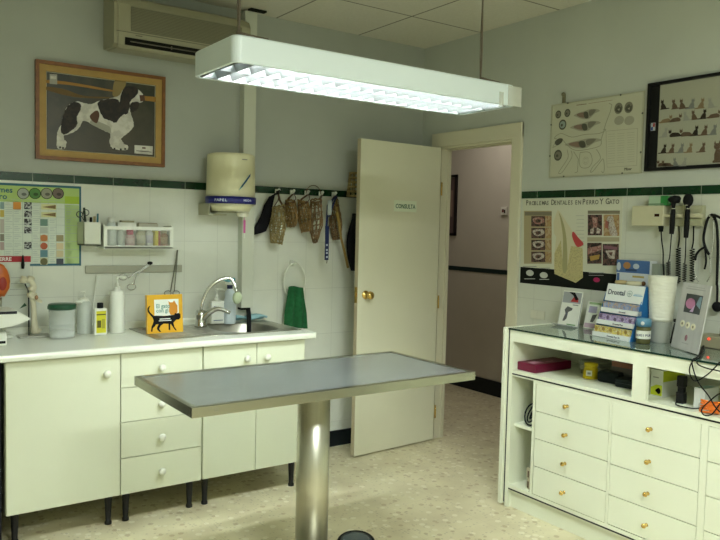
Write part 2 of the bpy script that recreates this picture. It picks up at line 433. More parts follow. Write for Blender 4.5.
for a, b in zip(R_, R_[1:]):
    for k in range(N): b2.faces.new((a[k], a[(k+1) % N], b[(k+1) % N], b[k]))
b2.faces.new(R_[-1]); bmesh.ops.recalc_face_normals(b2, faces=b2.faces); hs._merge(b2)
hs.box((LX0+.02, LY0+.02, LZ+LH-.012), (LX1-.02, LY1-.02, LZ+LH-.008))
hs.build('housing', lt)
# louvre: lengthwise blades and crosswise triangular blades
lv = MB(m=mat('louvre_aluminium', (.085, .087, .085), .45))
yc = (LY0+LY1)/2
for y in (LY0+.014, yc, LY1-.014): lv.box((LX0+.014, y-.0015, LZ+.002), (LX1-.014, y+.0015, LZ+.028))
nb = 21
for k in range(nb+1):
    x = LX0+.03+(LX1-LX0-.06)*k/nb
    lv.prism([(x-.011, LZ+.028), (x+.011, LZ+.028), (x+.001, LZ+.003), (x-.001, LZ+.003)], LY0+.014, LY1-.014, M=Matrix(((1, 0, 0, 0), (0, 0, 1, 0), (0, 1, 0, 0), (0, 0, 0, 1))))
lv.build('louvre', lt)
tm = mat('lit_tube', (.92, 1.0, .98), .5, emit=TUBE)
for y in (yc-.08, yc+.08):
    MB(m=tm).lathe([(.013, 0), (.013, 1.15)], (LX0+.085, y, LZ+.055), axis='x', n=12).build('fluorescent_tube', lt)
for xx in (-2.336, -1.255):
    wv = MB(m=mat('cord_brown', (.10, .08, .05), .6))
    yk = LY0+.03
    wv.tube([(xx, yk, LZ+LH+.004), (xx+.003, yk, 2.2), (xx-.002, yk, 2.45), (xx, yk, H)], .0042, 6, sub=3)
    wv.tube([(xx+.001, yk+.003, LZ+LH+.004), (xx-.004, yk+.003, 2.25), (xx+.003, yk+.003, 2.5), (xx, yk, H)], .0022, 6, sub=3)
    wv.tube([(xx-.012, yk-.012, LZ+LH+.008), (xx+.04, yk-.012, LZ+LH+.004), (xx+.105, yk-.005, LZ+LH+.004)], .0055, 6)
    wv.tube([(xx, yk, LZ+LH+.006), (xx, yk+.1, LZ+LH+.004), (xx, LY1-.04, LZ+LH+.004)], .003, 6)
    wv.build('suspension_cord', lt, 'thin brown twisted suspension cord')
# loose translucent tape hanging at the right end
tp = MB(m=mat('clear_tape', (.75, .76, .66), .3, alpha=.35))
tp.box((LX1-.10, LY0-.0012, LZ-.012), (LX1-.075, LY0-.0002, LZ+.05)); tp.box((LX1-.05, LY0-.0012, LZ+.0), (LX1+.03, LY0-.0002, LZ+.082))
tp.build('tape_strip', lt, 'clear adhesive tape on the end of the lamp')

# unseen housings added over the two fill lights (behind the camera, in the hallway)
MB(m=lampw).box((-2.92, -4.57, 2.704), (-1.68, -4.23, H-.001), .004).build('rear_fill_housing', None, 'white housing added over the unseen fill light behind the viewpoint', 'ceiling lamp')
MB(m=lampw).box((.44, -.01, 2.654), (1.06, .61, H-.001), .004).build('hall_fill_housing', None, 'square white housing added over the unseen hallway fill light', 'ceiling lamp')
# ================================================================== AIR CONDITIONER
ax0, ax1 = -2.238, -1.46; AZ = Matrix(((0, 0, 1, 0), (1, 0, 0, 0), (0, 1, 0, 0), (0, 0, 0, 1)))  # prism (y,z) along x
ac = thing('air_conditioner', ((ax0+ax1)/2, -.1, 2.39), 'cream split air conditioner high on the back wall', 'air conditioner')
prof = [(-.001, 2.395), (-.15, 2.385), (-.175, 2.387), (-.195, 2.40), (-.20, 2.47), (-.195, 2.61), (-.175, 2.645), (-.13, 2.665), (-.001, 2.665)]
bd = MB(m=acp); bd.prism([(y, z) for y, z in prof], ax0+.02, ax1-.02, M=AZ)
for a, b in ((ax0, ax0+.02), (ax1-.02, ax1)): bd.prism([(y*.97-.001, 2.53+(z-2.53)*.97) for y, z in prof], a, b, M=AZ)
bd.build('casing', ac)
gr = MB(m=mat('ac_grille', (.17, .16, .10), .6))
gr.box((ax0+.085, -.2022, 2.475), (ax1-.06, -.1965, 2.60))
gr.mat(mat('ac_grille_slat', (.23, .22, .14), .5))
for k in range(16): gr.box((ax0+.085, -.2045, 2.479+k*.0078), (ax1-.06, -.2022, 2.4825+k*.0078))
gr.build('intake_grille', ac)
ou_ = MB(m=mat('ac_dark', (.012, .012, .01), .5)); ou_.box((ax0+.055, -.2035, 2.400), (ax1-.05, -.19, 2.438))
ou_.build('air_outlet', ac)
vn = MB(m=mat('vane_dim', (.12, .11, .075), .5)); vn.box((ax0+.08, -.207, 2.416), (ax1-.055, -.2036, 2.4215)); vn.box((ax0+.30, -.208, 2.41), (ax0+.306, -.2036, 2.428)); vn.build('louver_vane', ac)
MB(m=mat('ac_seam', (.13, .12, .08))).box((ax0+.01, -.2012, 2.464), (ax1-.01, -.1995, 2.467)).box((ax0+.11, -.2014, 2.453), (ax0+.145, -.1995, 2.457)).build('panel_seam', ac)

# duct (white trunking)
MB(m=mat('duct_white', (.62, .64, .53), .4)).box((-1.432, -.06, .975), (-1.352, 0, 2.745), .003).build('pipe_trunking', None, 'tall white square pipe trunking running up the back wall beside the dispenser', 'trunking')
MB(m=gap).box((-1.415, -.10, H-.010), (-1.31, -.062, H-.001)).build('ceiling_vent', None, 'dark slot in the ceiling where the white trunking ends', 'vent')
hose = MB(m=dark); hose.tube([A(248, 308, -.035), A(248.6, 312, -.06), A(249, 318, -.10), A(249, 326, -.125), A(249, 340, -.13)], .0135, 10, sub=4)
hose.box((-1.43, -.058, .962), (-1.37, -.005, .9745)); hose.build('drain_hose', None, 'black drain hose dropping from the white trunking into the sink', 'hose')

# ================================================================== FRAMED DOG PICTURE
fx0, fx1, fz0, fz1 = -2.583, -1.902, 1.793, 2.297
fr = thing('framed_dog_picture', ((fx0+fx1)/2, -.01, fz0), 'wood framed photo of a black and white spaniel on the back wall', 'picture')
W, Hh = fx1-fx0, fz1-fz0; M = MA(fx0, fz0)
woodf = mat('frame_brown_wood', (.20, .075, .015), .4, var=.2, vscale=30)
gold = mat('frame_gold_mat', (.40, .25, .065), .5, var=.08, vscale=20)
def frame(mb, x0, y0, x1, y1, t, z0, z1):
    mb.box((x0, y0, z0), (x0+t, y1, z1)); mb.box((x1-t, y0, z0), (x1, y1, z1)); mb.box((x0+t, y0, z0), (x1-t, y0+t, z1)); mb.box((x0+t, y1-t, z0), (x1-t, y1, z1))
mb = MB(M, woodf); frame(mb, 0, 0, W, Hh, .018, 0, .028); mb.build('frame', fr)
mb = MB(M, gold); frame(mb, .018, .018, W-.018, Hh-.018, .034, 0, .020); mb.build('inner_moulding', fr)
mb = MB(M, P('frame_slip', (.52, .50, .36))); mb.box((.05, .05, 0), (W-.05, Hh-.05, .010))
ix0, iy0, ix1, iy1 = .056, .056, W-.056, Hh-.056
n = NT('dog_backdrop', .35)
zz = n.step(n.xyz[2], 1.9, 2.2)
bc = n.mix(zz, (.055, .046, .030), (.022, .026, .012)); bc = n.mix(n.step(n.noise(9., 5), .45, .75), bc, (.075, .062, .034))
bdm = n.out(bc)
mb.mat(bdm).box((ix0, iy0, .010), (ix1, iy1, .012))
def DP(X, Y):    # crop coordinates of the photo of the dog -> picture-local
    p = A(30+X/4.5, 50+Y/4.5, -.012); return (p.x-fx0, p.z-fz0)
def dog(pts, m, layer):
    if len(pts) > 4: pts = smooth(pts, 5, 1.6 if m in (dogw_, dogb_) else .3)
    mb.mat(m).prism([DP(*p) for p in pts], .012+layer*.0003, .0123+layer*.0003)
dogw_ = mottled('dog_white_fur', [(.52, .50, .44), (.60, .58, .50), (.64, .62, .56)], 30.); dogb_ = mottled('dog_black_fur', [(.010, .008, .007), (.016, .011, .009), (.026, .016, .012)], 45.)
log = P('dog_log', (.34, .17, .03)); log2 = P('dog_log_dim', (.14, .085, .025)); post = P('dog_post', (.26, .19, .07))
dog([(75, 135), (180, 145), (360, 178), (362, 186), (180, 158), (75, 148)], log, 0)
dog([(75, 165), (150, 175), (240, 205), (352, 212), (350, 218), (200, 212), (75, 180)], log2, 0)
dog([(490, 205), (575, 212), (575, 235), (520, 228)], log, 0)
dog([(375, 208), (372, 180), (385, 132), (428, 138), (428, 165), (405, 205)], post, 0)
dogw = dogw_; dogb = dogb_; dogr = P('dog_brown', (.10, .045, .025)); dogg = P('dog_shade', (.36, .35, .29))
dog([(515, 215), (512, 228), (490, 238), (470, 235), (455, 240), (450, 265), (455, 290), (465, 320), (465, 345), (445, 370), (425, 385), (410, 400), (422, 420), (440, 432), (436, 450), (400, 450), (370, 442), (358, 415), (362, 380), (345, 368), (310, 352), (270, 330), (240, 318), (225, 345), (205, 365), (170, 380), (152, 385), (155, 405), (165, 415), (155, 445), (130, 445), (120, 430), (122, 380), (130, 350), (145, 330), (148, 300), (165, 260), (185, 240), (215, 232), (250, 240), (280, 243), (305, 232), (340, 222), (375, 215), (400, 205), (415, 185), (430, 168), (460, 165), (485, 178), (500, 190)], dogw, 1)
dog([(310, 352), (270, 330), (285, 315), (340, 335), (362, 350), (362, 375), (345, 368)], dogg, 2)
dog([(185, 240), (212, 234), (228, 248), (226, 272), (212, 300), (212, 335), (196, 355), (160, 380), (140, 368), (148, 300), (165, 260)], dogb, 3)
dog([(305, 235), (340, 222), (390, 220), (405, 235), (445, 225), (445, 272), (420, 290), (400, 310), (385, 328), (360, 318), (330, 305), (312, 270)], dogb, 3)
dog([(412, 190), (430, 166), (465, 163), (487, 180), (475, 208), (455, 225), (445, 250), (440, 285), (420, 285), (403, 240)], dogb, 4)
dog([(455, 238), (488, 236), (486, 262), (462, 280), (450, 262)], dogb, 4)
dog([(273, 290), (300, 272), (312, 290), (302, 328), (284, 322), (270, 305)], dogr, 3)
dog([(492, 203), (515, 203), (517, 228), (496, 232)], dogr, 4)
for x, y in ((135, 438), (148, 441), (380, 444), (408, 447), (428, 445)): dog([(x-4, y-4), (x+4, y-4), (x+4, y+5), (x-4, y+5)], dogb, 5)
dog([(88, 108), (122, 110), (122, 155), (88, 152)], dogg, 3); dog([(92, 116), (118, 118), (118, 132), (92, 130)], dogw, 4)
dog([(470, 428), (552, 433), (551, 472), (470, 465)], dogw, 3); dog([(478, 452), (546, 458), (546, 461), (478, 455)], dogb, 4)
dog([(504, 437), (520, 438), (520, 445), (504, 444)], dogr, 4)
mb.build('photo_print', fr)

# ================================================================== PARASITE CHART (back wall, left)
px1 = A(81, 200).x; pz1 = A(60, 185.5).z; pz0 = A(50, 266).z; pxl = A(31, 260).x
px0 = px1-.98
ch = MB(m=P('chart_blue_edge', (.02, .12, .17))); ch.M = MA(0, 0)
ch.box((px0, pz0, 0), (px1, pz1, .003))
ch.mat(P('chart_ground', (.60, .66, .56))).box((px0+.01, pz0+.012, .003), (px1-.01, pz1-.012, .0034))
ch.mat(P('chart_lime', (.40, .55, .17))).box((px0+.01, pz1-.095, .0034), (px1-.01, pz1-.012, .0037))
limx = A(64.5, 220).x
ch.mat(P('chart_pale_green', (.44, .58, .25))).box((limx, pz0+.012, .0034), (px1-.01, pz1-.10, .0037))
ch.mat(P('chart_lime2', (.36, .52, .04))).box((limx, pz1-.095, .0037), (px1-.01, pz1-.055, .0039))
tb = P('chart_title_blue', (.03, .12, .16))
p = A(12.5, 191.5); ch.mat(tb).text('rmes', .040, p.x, p.z-.006, .0041, align='RIGHT'); p = A(7, 197.5); ch.text('ro', .040, p.x, p.z-.008, .0041, align='RIGHT')
for px_, cc in ((23, (.35, .38, .33)), (34.8, (.08, .22, .05)), (46.5, (.30, .30, .22)), (58, (.16, .12, .10))):
    p = A(px_, 193.5); ch.mat(ink).prism(disc(p.x, p.z, .029), .0037, .0040); ch.mat(P('disc%d' % px_, cc)).prism(disc(p.x, p.z, .026), .0040, .0043)
    ch.mat(P('disc_mark%d' % px_, tuple(c*.35 for c in cc))).prism(disc(p.x+.004, p.z-.004, .012, .008), .0043, .0046)
rows = [A(50, 200.5+k*8.15).z for k in range(9)]
lng = P('chart_line', (.36, .42, .38)); tl_ = P('chart_text', (.42, .47, .44))
for z in rows: ch.mat(lng).box((px0+.01, z-.0008, .0034), (px1-.01, z+.0008, .0038))
for xx in (4, 13, 22.5, 31.8, 40, 48, 56, 64.5):
    x = A(xx, 220).x; ch.mat(lng).box((x-.0008, pz0+.012, .0034), (x+.0008, rows[0], .0038))
for r_ in range(8):
    for xx in (5.2, 14, 33, 49.5, 66):
        x = A(xx, 220).x
        for k in range(3): ch.mat(tl_).box((x, rows[r_]-.013-k*.009, .0034), (x+random.uniform(.018, .034), rows[r_]-.010-k*.009, .0037))
def chcell(x0p, x1p, y0p, y1p, c, lay=.0042):
    a = A(x0p, y0p); b = A(x1p, y1p); ch.mat(c).box((a.x, b.z, .0034), (b.x, a.z, lay))
n = NT('worm_texture', .6); wrm = n.out(n.mix(n.math('GREATER_THAN', n.noise(130., 2), .52), (.02, .022, .025), (.40, .42, .40)))
for a in ((24, 31.5, 202, 209.5), (24, 31.5, 210.5, 217.5), (24, 31.5, 218.5, 225.5), (24, 31.5, 226.5, 233.5), (24, 31.5, 242, 249)): chcell(*a, wrm)
chcell(13, 20.8, 202, 209.5, P('chart_orange', (.60, .24, .03)))
for c4, a in (((.20, .30, .30), (0, 4, 202, 209)), ((.52, .40, .08), (0, 4, 210, 217)), ((.42, .38, .33), (0, 4, 219, 233)), ((.22, .20, .15), (0, 4, 234, 241)), ((.40, .30, .28), (0, 4, 242, 250)),
              ((.14, .24, .20), (40.2, 47.5, 219, 226)), ((.42, .46, .40), (40.2, 47.5, 227, 233.5)), ((.55, .38, .20), (40.2, 47.5, 235, 241.5)), ((.10, .22, .26), (40.2, 47.5, 250, 257)), ((.50, .48, .28), (40.2, 47.5, 258, 264.5)),
              ((.30, .26, .14), (56.2, 63.3, 235, 241.5)), ((.62, .52, .32), (56.2, 63.3, 243, 249.5)), ((.58, .50, .30), (56.2, 63.3, 250.5, 257)), ((.06, .07, .09), (56.2, 63.3, 258.5, 264.5)), ((.62, .60, .30), (41, 56, 204, 210)), ((.62, .60, .30), (41, 56, 212, 217.5))):
    chcell(*a, P('cell%d_%d' % (int(a[0]*10), int(a[2]*10)), c4))
for px_, py_, cc in ((43.8, 238, (.45, .17, .05)), (43.8, 246, (.42, .10, .04)), (43.8, 261.5, (.13, .12, .05))):
    p = A(px_, py_); ch.mat(P('egg%d' % py_, cc)).prism(disc(p.x, p.z, .018), .0042, .0045)
for y_ in (207, 214.7):
    a, b, c_ = A(41.5, y_), A(55.5, y_-2), A(55.5, y_+2); ch.mat(P('leaf_brown', (.16, .10, .03))).prism([(a.x, a.z), (c_.x, c_.z), (b.x, b.z)], .0042, .0045)
ch.build('parasite_wall_chart', None, 'green topped parasite chart with small photo cells on the back wall', 'wall chart')
# second poster with red header, below left
rx1 = A(30.5, 260).x; rz1 = A(15, 256).z; rz0 = A(15, 330, 0).z
rp = MB(MA(0, 0), P('poster_white', (.62, .65, .57))); rp.box((px0+.05, .93, .0052), (rx1-.004, rz1, .007))
rp.mat(P('poster_red', (.36, .012, .02))).box((px0+.05, A(15, 262).z, .007), (rx1, rz1, .0078))
p = A(11.3, 260.5); rp.mat(P('poster_lettering', (.8, .8, .75))).text('ERRE', .026, p.x, p.z-.001, .0081, align='RIGHT')
for k in range(4): rp.mat(grey_ink).box((rx1-.11, 1.09+k*.03, .007), (rx1-.015, 1.092+k*.03, .0074))
rp.mat(P('poster_dark_red', (.3, .05, .05))).box((rx1-.16, .955, .007), (rx1-.02, .962, .0074)); rp.mat(P('poster_leaf', (.03, .10, .05))).prism([(rx1-.055, 1.02), (rx1-.02, 1.035), (rx1-.03, 1.05)], .007, .0075)
rp.build('red_header_poster', None, 'white poster with a red lettered header below the parasite chart', 'poster')
ckm = MB(m=dark); c = A(23, 262, -.02); ckm.lathe([(.006, 0), (.009, .02), (.006, .045), (.003, .07)], (c.x, -.018, c.z-.035), n=10)
ckm.build('wall_clip', None, 'small black clip hanging at the corner of the red header poster', 'clip')

# ================================================================== SHELF RACK WITH BOTTLES
sx0, sx1 = -2.272, -1.892; sz0, sz1 = 1.334, 1.475; sy = -.14
rk = thing('wall_shelf_rack', ((sx0+sx1)/2, sy/2, sz0), 'white plastic wall rack holding small bottles below the tile border', 'shelf')
MB(m=white).box((sx0, sy, sz0), (sx1, 0, sz0+.014), .003).build('shelf_board', rk)
mb = MB(m=white); frame(MB(m=white), 0, 0, 1, 1, .1, 0, .1)
mb.M = MA(sx0, sz0, sy+.012)
frame(mb, 0, 0, sx1-sx0, sz1-sz0-.02, .018, 0, .012)
mb.build('front_frame', rk)
MB(m=mat('frosted_front', (.74, .78, .70), .3, alpha=.13)).box((sx0+.016, sy+.0055, sz0+.016), (sx1-.016, sy+.0075, sz1-.036)).build('front_panel', rk)
for x in (sx0, sx1-.008): MB(m=white).box((x, sy+.012, sz0+.014), (x+.008, 0, sz1-.012), .002).build('side_panel', rk)
def bottle(name, x, y, z, prof, m, label, cat='bottle', extras=(), group=None, n=20, sy_=1.):
    o = MB(m=m).lathe(prof, (x, y, z), n=n, sy=sy_).build(name, None, label, cat, group)
    for en, epr, em in extras: MB(m=em).lathe(epr, (x, y, z), n=n, sy=sy_).build(en, o)
    return o
zs = sz0+.0145
def vial(x, r, h, body, capc, label, ch_=.018, band=None, name='medicine_bottle'):
    ex = [('cap', [(r*.72, h), (r*.72, h+ch_)], P('cap_%s' % (str(capc)), capc, .4))]
    if band: ex.append(('bottle_label', [(r*1.02, h*.2), (r*1.02, h*.7)], P('lab_%s' % str(band), band)))
    return bottle(name, x, sy+.055, zs, [(r*.95, 0), (r, .004), (r, h*.85), (r*.7, h*.96), (r*.7, h)], body, label, extras=ex, group='small bottles on the wall rack')
clr = mat('pale_plastic', (.60, .66, .62), .3)
vial(sx0+.055, .026, .125, clr, (.70, .72, .64), 'tallest white capped bottle at the left end of the wall rack', .03)
vial(sx0+.105, .020, .085, mat('frosted_plastic', (.55, .60, .55), .4), (.68, .70, .64), 'frosted bottle second from left on the wall rack')
vial(sx0+.155, .026, .062, mat('pink_bottle', (.62, .42, .42), .4), (.55, .02, .12), 'pink bottle with a crimson cap in the wall rack', .026, (.66, .50, .48))
vial(sx0+.215, .025, .085, mat('amber_label_bottle', (.50, .48, .34), .4), (.66, .68, .62), 'beige labelled bottle in the middle of the wall rack', .02, (.56, .56, .44))
vial(sx0+.262, .020, .085, P('white_bottle', (.70, .72, .68)), (.70, .70, .62), 'plain white bottle left of the yellow carton in the wall rack', .02, (.62, .60, .68))
vial(sx0+.345, .024, .072, mat('brown_bottle', (.30, .14, .06), .3), (.42, .36, .22), 'brown bottle at the right end of the wall rack', .02, (.36, .24, .12))
yb = MB(m=P('carton_yellow', (.66, .55, .03))).box((sx0+.288, sy+.03, zs), (sx0+.305, sy+.08, zs+.085)); yb.mat(P('carton_red', (.35, .03, .02))).box((sx0+.3052, sy+.03, zs), (sx0+.317, sy+.08, zs+.085))
yb.build('medicine_carton', None, 'thin yellow and red carton in the wall rack', 'carton')
lying = MB(m=white).box((sx0+.10, sy+.088, zs), (sx0+.20, -.01, zs+.128), .004); lying.mat(P('lid_dull', (.34, .32, .2))).box((sx0+.12, sy+.09, zs+.1282), (sx0+.19, -.012, zs+.1385), .002)
lying.build('white_carton', None, 'white carton standing behind the pink bottle in the wall rack', 'carton')
lying = MB(m=P('beige_carton', (.52, .50, .38))).box((sx0+.215, sy+.088, zs), (sx0+.325, -.01, zs+.125), .003).mat(P('brown_top', (.25, .18, .10))).box((sx0+.22, sy+.092, zs+.1252), (sx0+.32, -.014, zs+.128))
lying.build('beige_carton', None, 'beige carton at the back of the wall rack, right part', 'carton')
# cup with scissors and pens
cx0, cx1, cz0, cz1 = -2.372, -2.281, 1.352, 1.474
cp = MB(m=mat('cup_white', (.66, .68, .56), .4)); 
cp.box((cx0, sy+.01, cz0), (cx1, -.001, cz0+.006)); cp.box((cx0, sy+.01, cz0), (cx0+.004, -.001, cz1)); cp.box((cx1-.004, sy+.01, cz0), (cx1, -.001, cz1)); cp.box((cx0, sy+.01, cz0), (cx1, sy+.014, cz1)); cp.box((cx0, -.005, cz0), (cx1, -.001, cz1))
cp.build('utensil_holder', None, 'white square holder of pens and scissors left of the wall rack', 'holder')
def ring(c, r, th, M=Matrix.Identity(4), n=18): return [M @ (Vector(c)+Vector((r*math.cos(2*PI*k/n), 0, r*math.sin(2*PI*k/n)))) for k in range(n)]
def scissors(x, y, z, s, ang, label, m=steel):
    R = Matrix.Translation((x, y, z)) @ Matrix.Rotation(ang, 4, 'Y')
    mb = MB(R, m)
    for sd in (-1, 1):
        mb.tube([(sd*.012*s, .002*sd, .04*s), (0.001*sd, .0015*sd, -.02*s), (-sd*.004*s, .0015*sd, -.075*s)], .0028*s, 6)
        mb.tube([Vector(p)+Vector((sd*.022*s, .002*sd, .058*s)) for p in ring((0, 0, 0), .019*s, .003)], .003*s, 6, closed=True)
    return mb.build('scissors', None, label, 'scissors')
yy = sy+.07
scissors(-2.353, yy-.02, 1.474, .8, -.3, 'black handled scissors at the left of the white pen holder', P('dark_steel', (.05, .055, .05), .4))
def pen(x, y, z0, z1, tilt, m, label, r=.004):
    MB(m=m).cyl((x, y, z0), (x+tilt, y, z1), r, r*.8, 8).build('pen', None, label, 'pen', 'pens in the white wall holder')
pen(-2.340, yy+.012, 1.372, 1.550, -.012, P('pen_green', (.02, .05, .03)), 'tallest dark green pen in the white wall holder', .007)
pen(-2.320, yy, 1.365, 1.50, .0, P('pen_black', (.012, .012, .012)), 'black pen in the middle of the white wall holder', .008)
pen(-2.302, yy+.01, 1.365, 1.505, .003, P('pen_yellow', (.45, .38, .18)), 'pale yellow pen in the white wall holder', .008)
pen(-2.293, yy-.01, 1.365, 1.52, .006, P('pen_teal', (.03, .16, .20)), 'teal pen at the right of the white wall holder', .006)
# magnetic rail with instruments
rl = MB(m=mat('rail_metal', (.36, .36, .28), .45, .3)).box((-2.332, -.014, 1.196), (-1.79, -.0005, 1.238), .003); rl.build('magnetic_rail', None, 'grey magnetic instrument rail on the tiles below the wall rack', 'rail')
m_ = MB(m=steel); p0 = A(151, 263, -.02); p1 = A(137, 272, -.02); p2 = A(128, 278, -.02)
m_.tube([p0, p1, p2], .0035, 6, sub=4); m_.tube([p0+Vector((.004, 0, -.005)), p1+Vector((.004, 0, -.01)), A(134, 284, -.02)], .003, 6, sub=4)
for q_ in (A(123, 277, -.02), A(131.5, 287, -.02)): m_.tube([q_+Vector((.024*math.cos(k*PI/8), 0, .017*math.sin(k*PI/8))) for k in range(16)], .0022, 6, closed=True)
m_.mat(dark).ball(A(150, 263, -.022), (.016, .007, .009)); m_.build('curved_forceps', None, 'curved ring handled forceps clinging to the rail above the pump bottle', 'forceps')
m_ = MB(m=mat('dim_steel', (.25, .25, .20), .35, 1.)); a0 = A(177.5, 250, -.02)
for sd in (-1, 1):
    m_.tube([a0+Vector((sd*.001, 0, 0)), A(176+sd*.7, 265, -.02), A(174+sd*1.4, 280, -.02), A(172.5+sd*1.8, 291, -.02)], .003, 6, sub=3)
    q_ = A(172+sd*4.2, 293, -.02); m_.tube([q_+Vector((.02*math.cos(k*PI/8), 0, .013*math.sin(k*PI/8))) for k in range(16)], .0025, 6, closed=True)
m_.build('long_forceps', None, 'long straight forceps hanging at the right end of the rail', 'forceps')

# ================================================================== PAPER ROLL DISPENSER
dx, dy = -1.553, -.15
dp = thing('paper_roll_dispenser', (dx, dy, 1.545), 'cream cylindrical paper dispenser with a blue band on the back wall', 'dispenser')
MB(m=creamp).lathe([(.1405, 1.635), (.139, 1.75), (.137, 1.866), (.134, 1.878), (.122, 1.883), (0, 1.883)], (dx, dy, 0), n=48).build('cover', dp)
bl = MB(m=P('band_blue', (.010, .012, .16), .3)).lathe([(.146, 1.598), (.147, 1.636)], (dx, dy, 0), n=48)
bl.mat(P('band_letter', (.60, .66, .75)))
def cyltext(mb, body, size, ang0, z, r, cx, cy):
    """letters standing on a cylinder, ang0 = start angle measured from the -y side"""
    a = ang0
    for chh in body:
        M = Matrix.Translation((cx, cy, 0)) @ Matrix.Rotation(a, 4, 'Z') @ MA(0, 0, -r)
        if chh != ' ': mb.text(chh, size, 0, z, 0, align='CENTER', M=M, sx=1.1)
        a += size*.74/r
cyltext(bl, 'PAPEL', .022, -1.05, 1.608, .1472, dx, dy); cyltext(bl, 'MECHA', .016, .12, 1.611, .1472, dx, dy)
bl.build('blue_band', dp)
MB(m=creamp).lathe([(.02, 1.555), (.11, 1.556), (.115, 1.570), (.136, 1.597)], (dx, dy, 0), n=48).build('lower_collar', dp)
MB(m=mat('bracket_grey', (.42, .41, .28), .4)).box((dx-.135, -.15, 1.530), (dx-.128, -.001, 1.597)).box((dx-.128, -.02, 1.548), (dx+.10, -.001, 1.590)).box((dx-.128, -.14, 1.530), (dx-.02, -.001, 1.537)).build('wall_bracket', dp)
st_ = MB(Matrix.Translation((dx, dy, 0)) @ Matrix.Rotation(.17, 4, 'Z') @ MA(0, 0, -.1412), P('logo_teal', (.05, .25, .28)))
st_.prism([(-.045, 1.672), (-.02, 1.705), (.03, 1.765), (.012, 1.728), (-.022, 1.690)], 0, .003)
st_.mat(P('logo_blue', (.02, .05, .16))).prism([(-.03, 1.690), (.035, 1.770), (.030, 1.752), (-.02, 1.694)], .003, .0036)
st_.mat(P('logo_grey', (.30, .30, .24))).box((-.022, 1.844, -.003), (.012, 1.849, .0005))
st_.build('emblem', dp)
tt = MB(m=mat('tissue', (.80, .79, .66), .9)); tt.lathe([(.03, 1.524), (.038, 1.54), (.026, 1.552), (.034, 1.562)], (dx+.055, dy-.05, 0), n=9, smooth=False); tt.build('paper_end', dp)
pk = MB(m=P('pink_tag', (.62, .12, .36))); p = Vector((dx+.065, dy-.052, 1.525)); pk.box(p+Vector((-.006, -.002, -.095)), p+Vector((.006, .002, -.02))); pk.cyl(p+Vector((0, 0, -.02)), p, .0012, n=6); pk.mat(paper).box(p+Vector((-.003, -.003, -.125)), p+Vector((.003, .001, -.095)))
pk.build('pull_tag', dp, 'narrow pink pull tag hanging below')

# ================================================================== HOOKS AND MUZZLES
hkx = [-1.175, -1.068, -.961, -.855, -.754]; hkn = ['first', 'second', 'third', 'fourth', 'fifth']
hk = MB(m=mat('hook_white', (.82, .84, .78), .3)); hk.box((-.011, -.006, -.016), (.011, 0, .016), .003)
hk.tube([(0, -.004, .002), (0, -.018, .004), (0, -.030, -.002), (0, -.034, .008)], .005, 8, sub=3); hk.ball((0, -.034, .010), .0095, 12); hk.tube([(0, -.004, -.008), (0, -.016, -.018), (0, -.024, -.010)], .004, 8, sub=3)
hk0 = hk.build('coat_hook', None, 'x', 'hook', 'white hooks on the green tile border', origin=(0, 0, 0))
where = ['leftmost white hook on the green border, nearest the trunking', 'white hook second from the left on the green border', 'middle white hook of the five on the green border', 'white hook second from the right on the green border', 'rightmost white hook on the green border, holding the blue lanyard']
for k, x in enumerate(hkx):
    o = hk0 if k == 0 else copy_tree(hk0); o.location = (x, -.0042, 1.69); o['label'] = where[k]
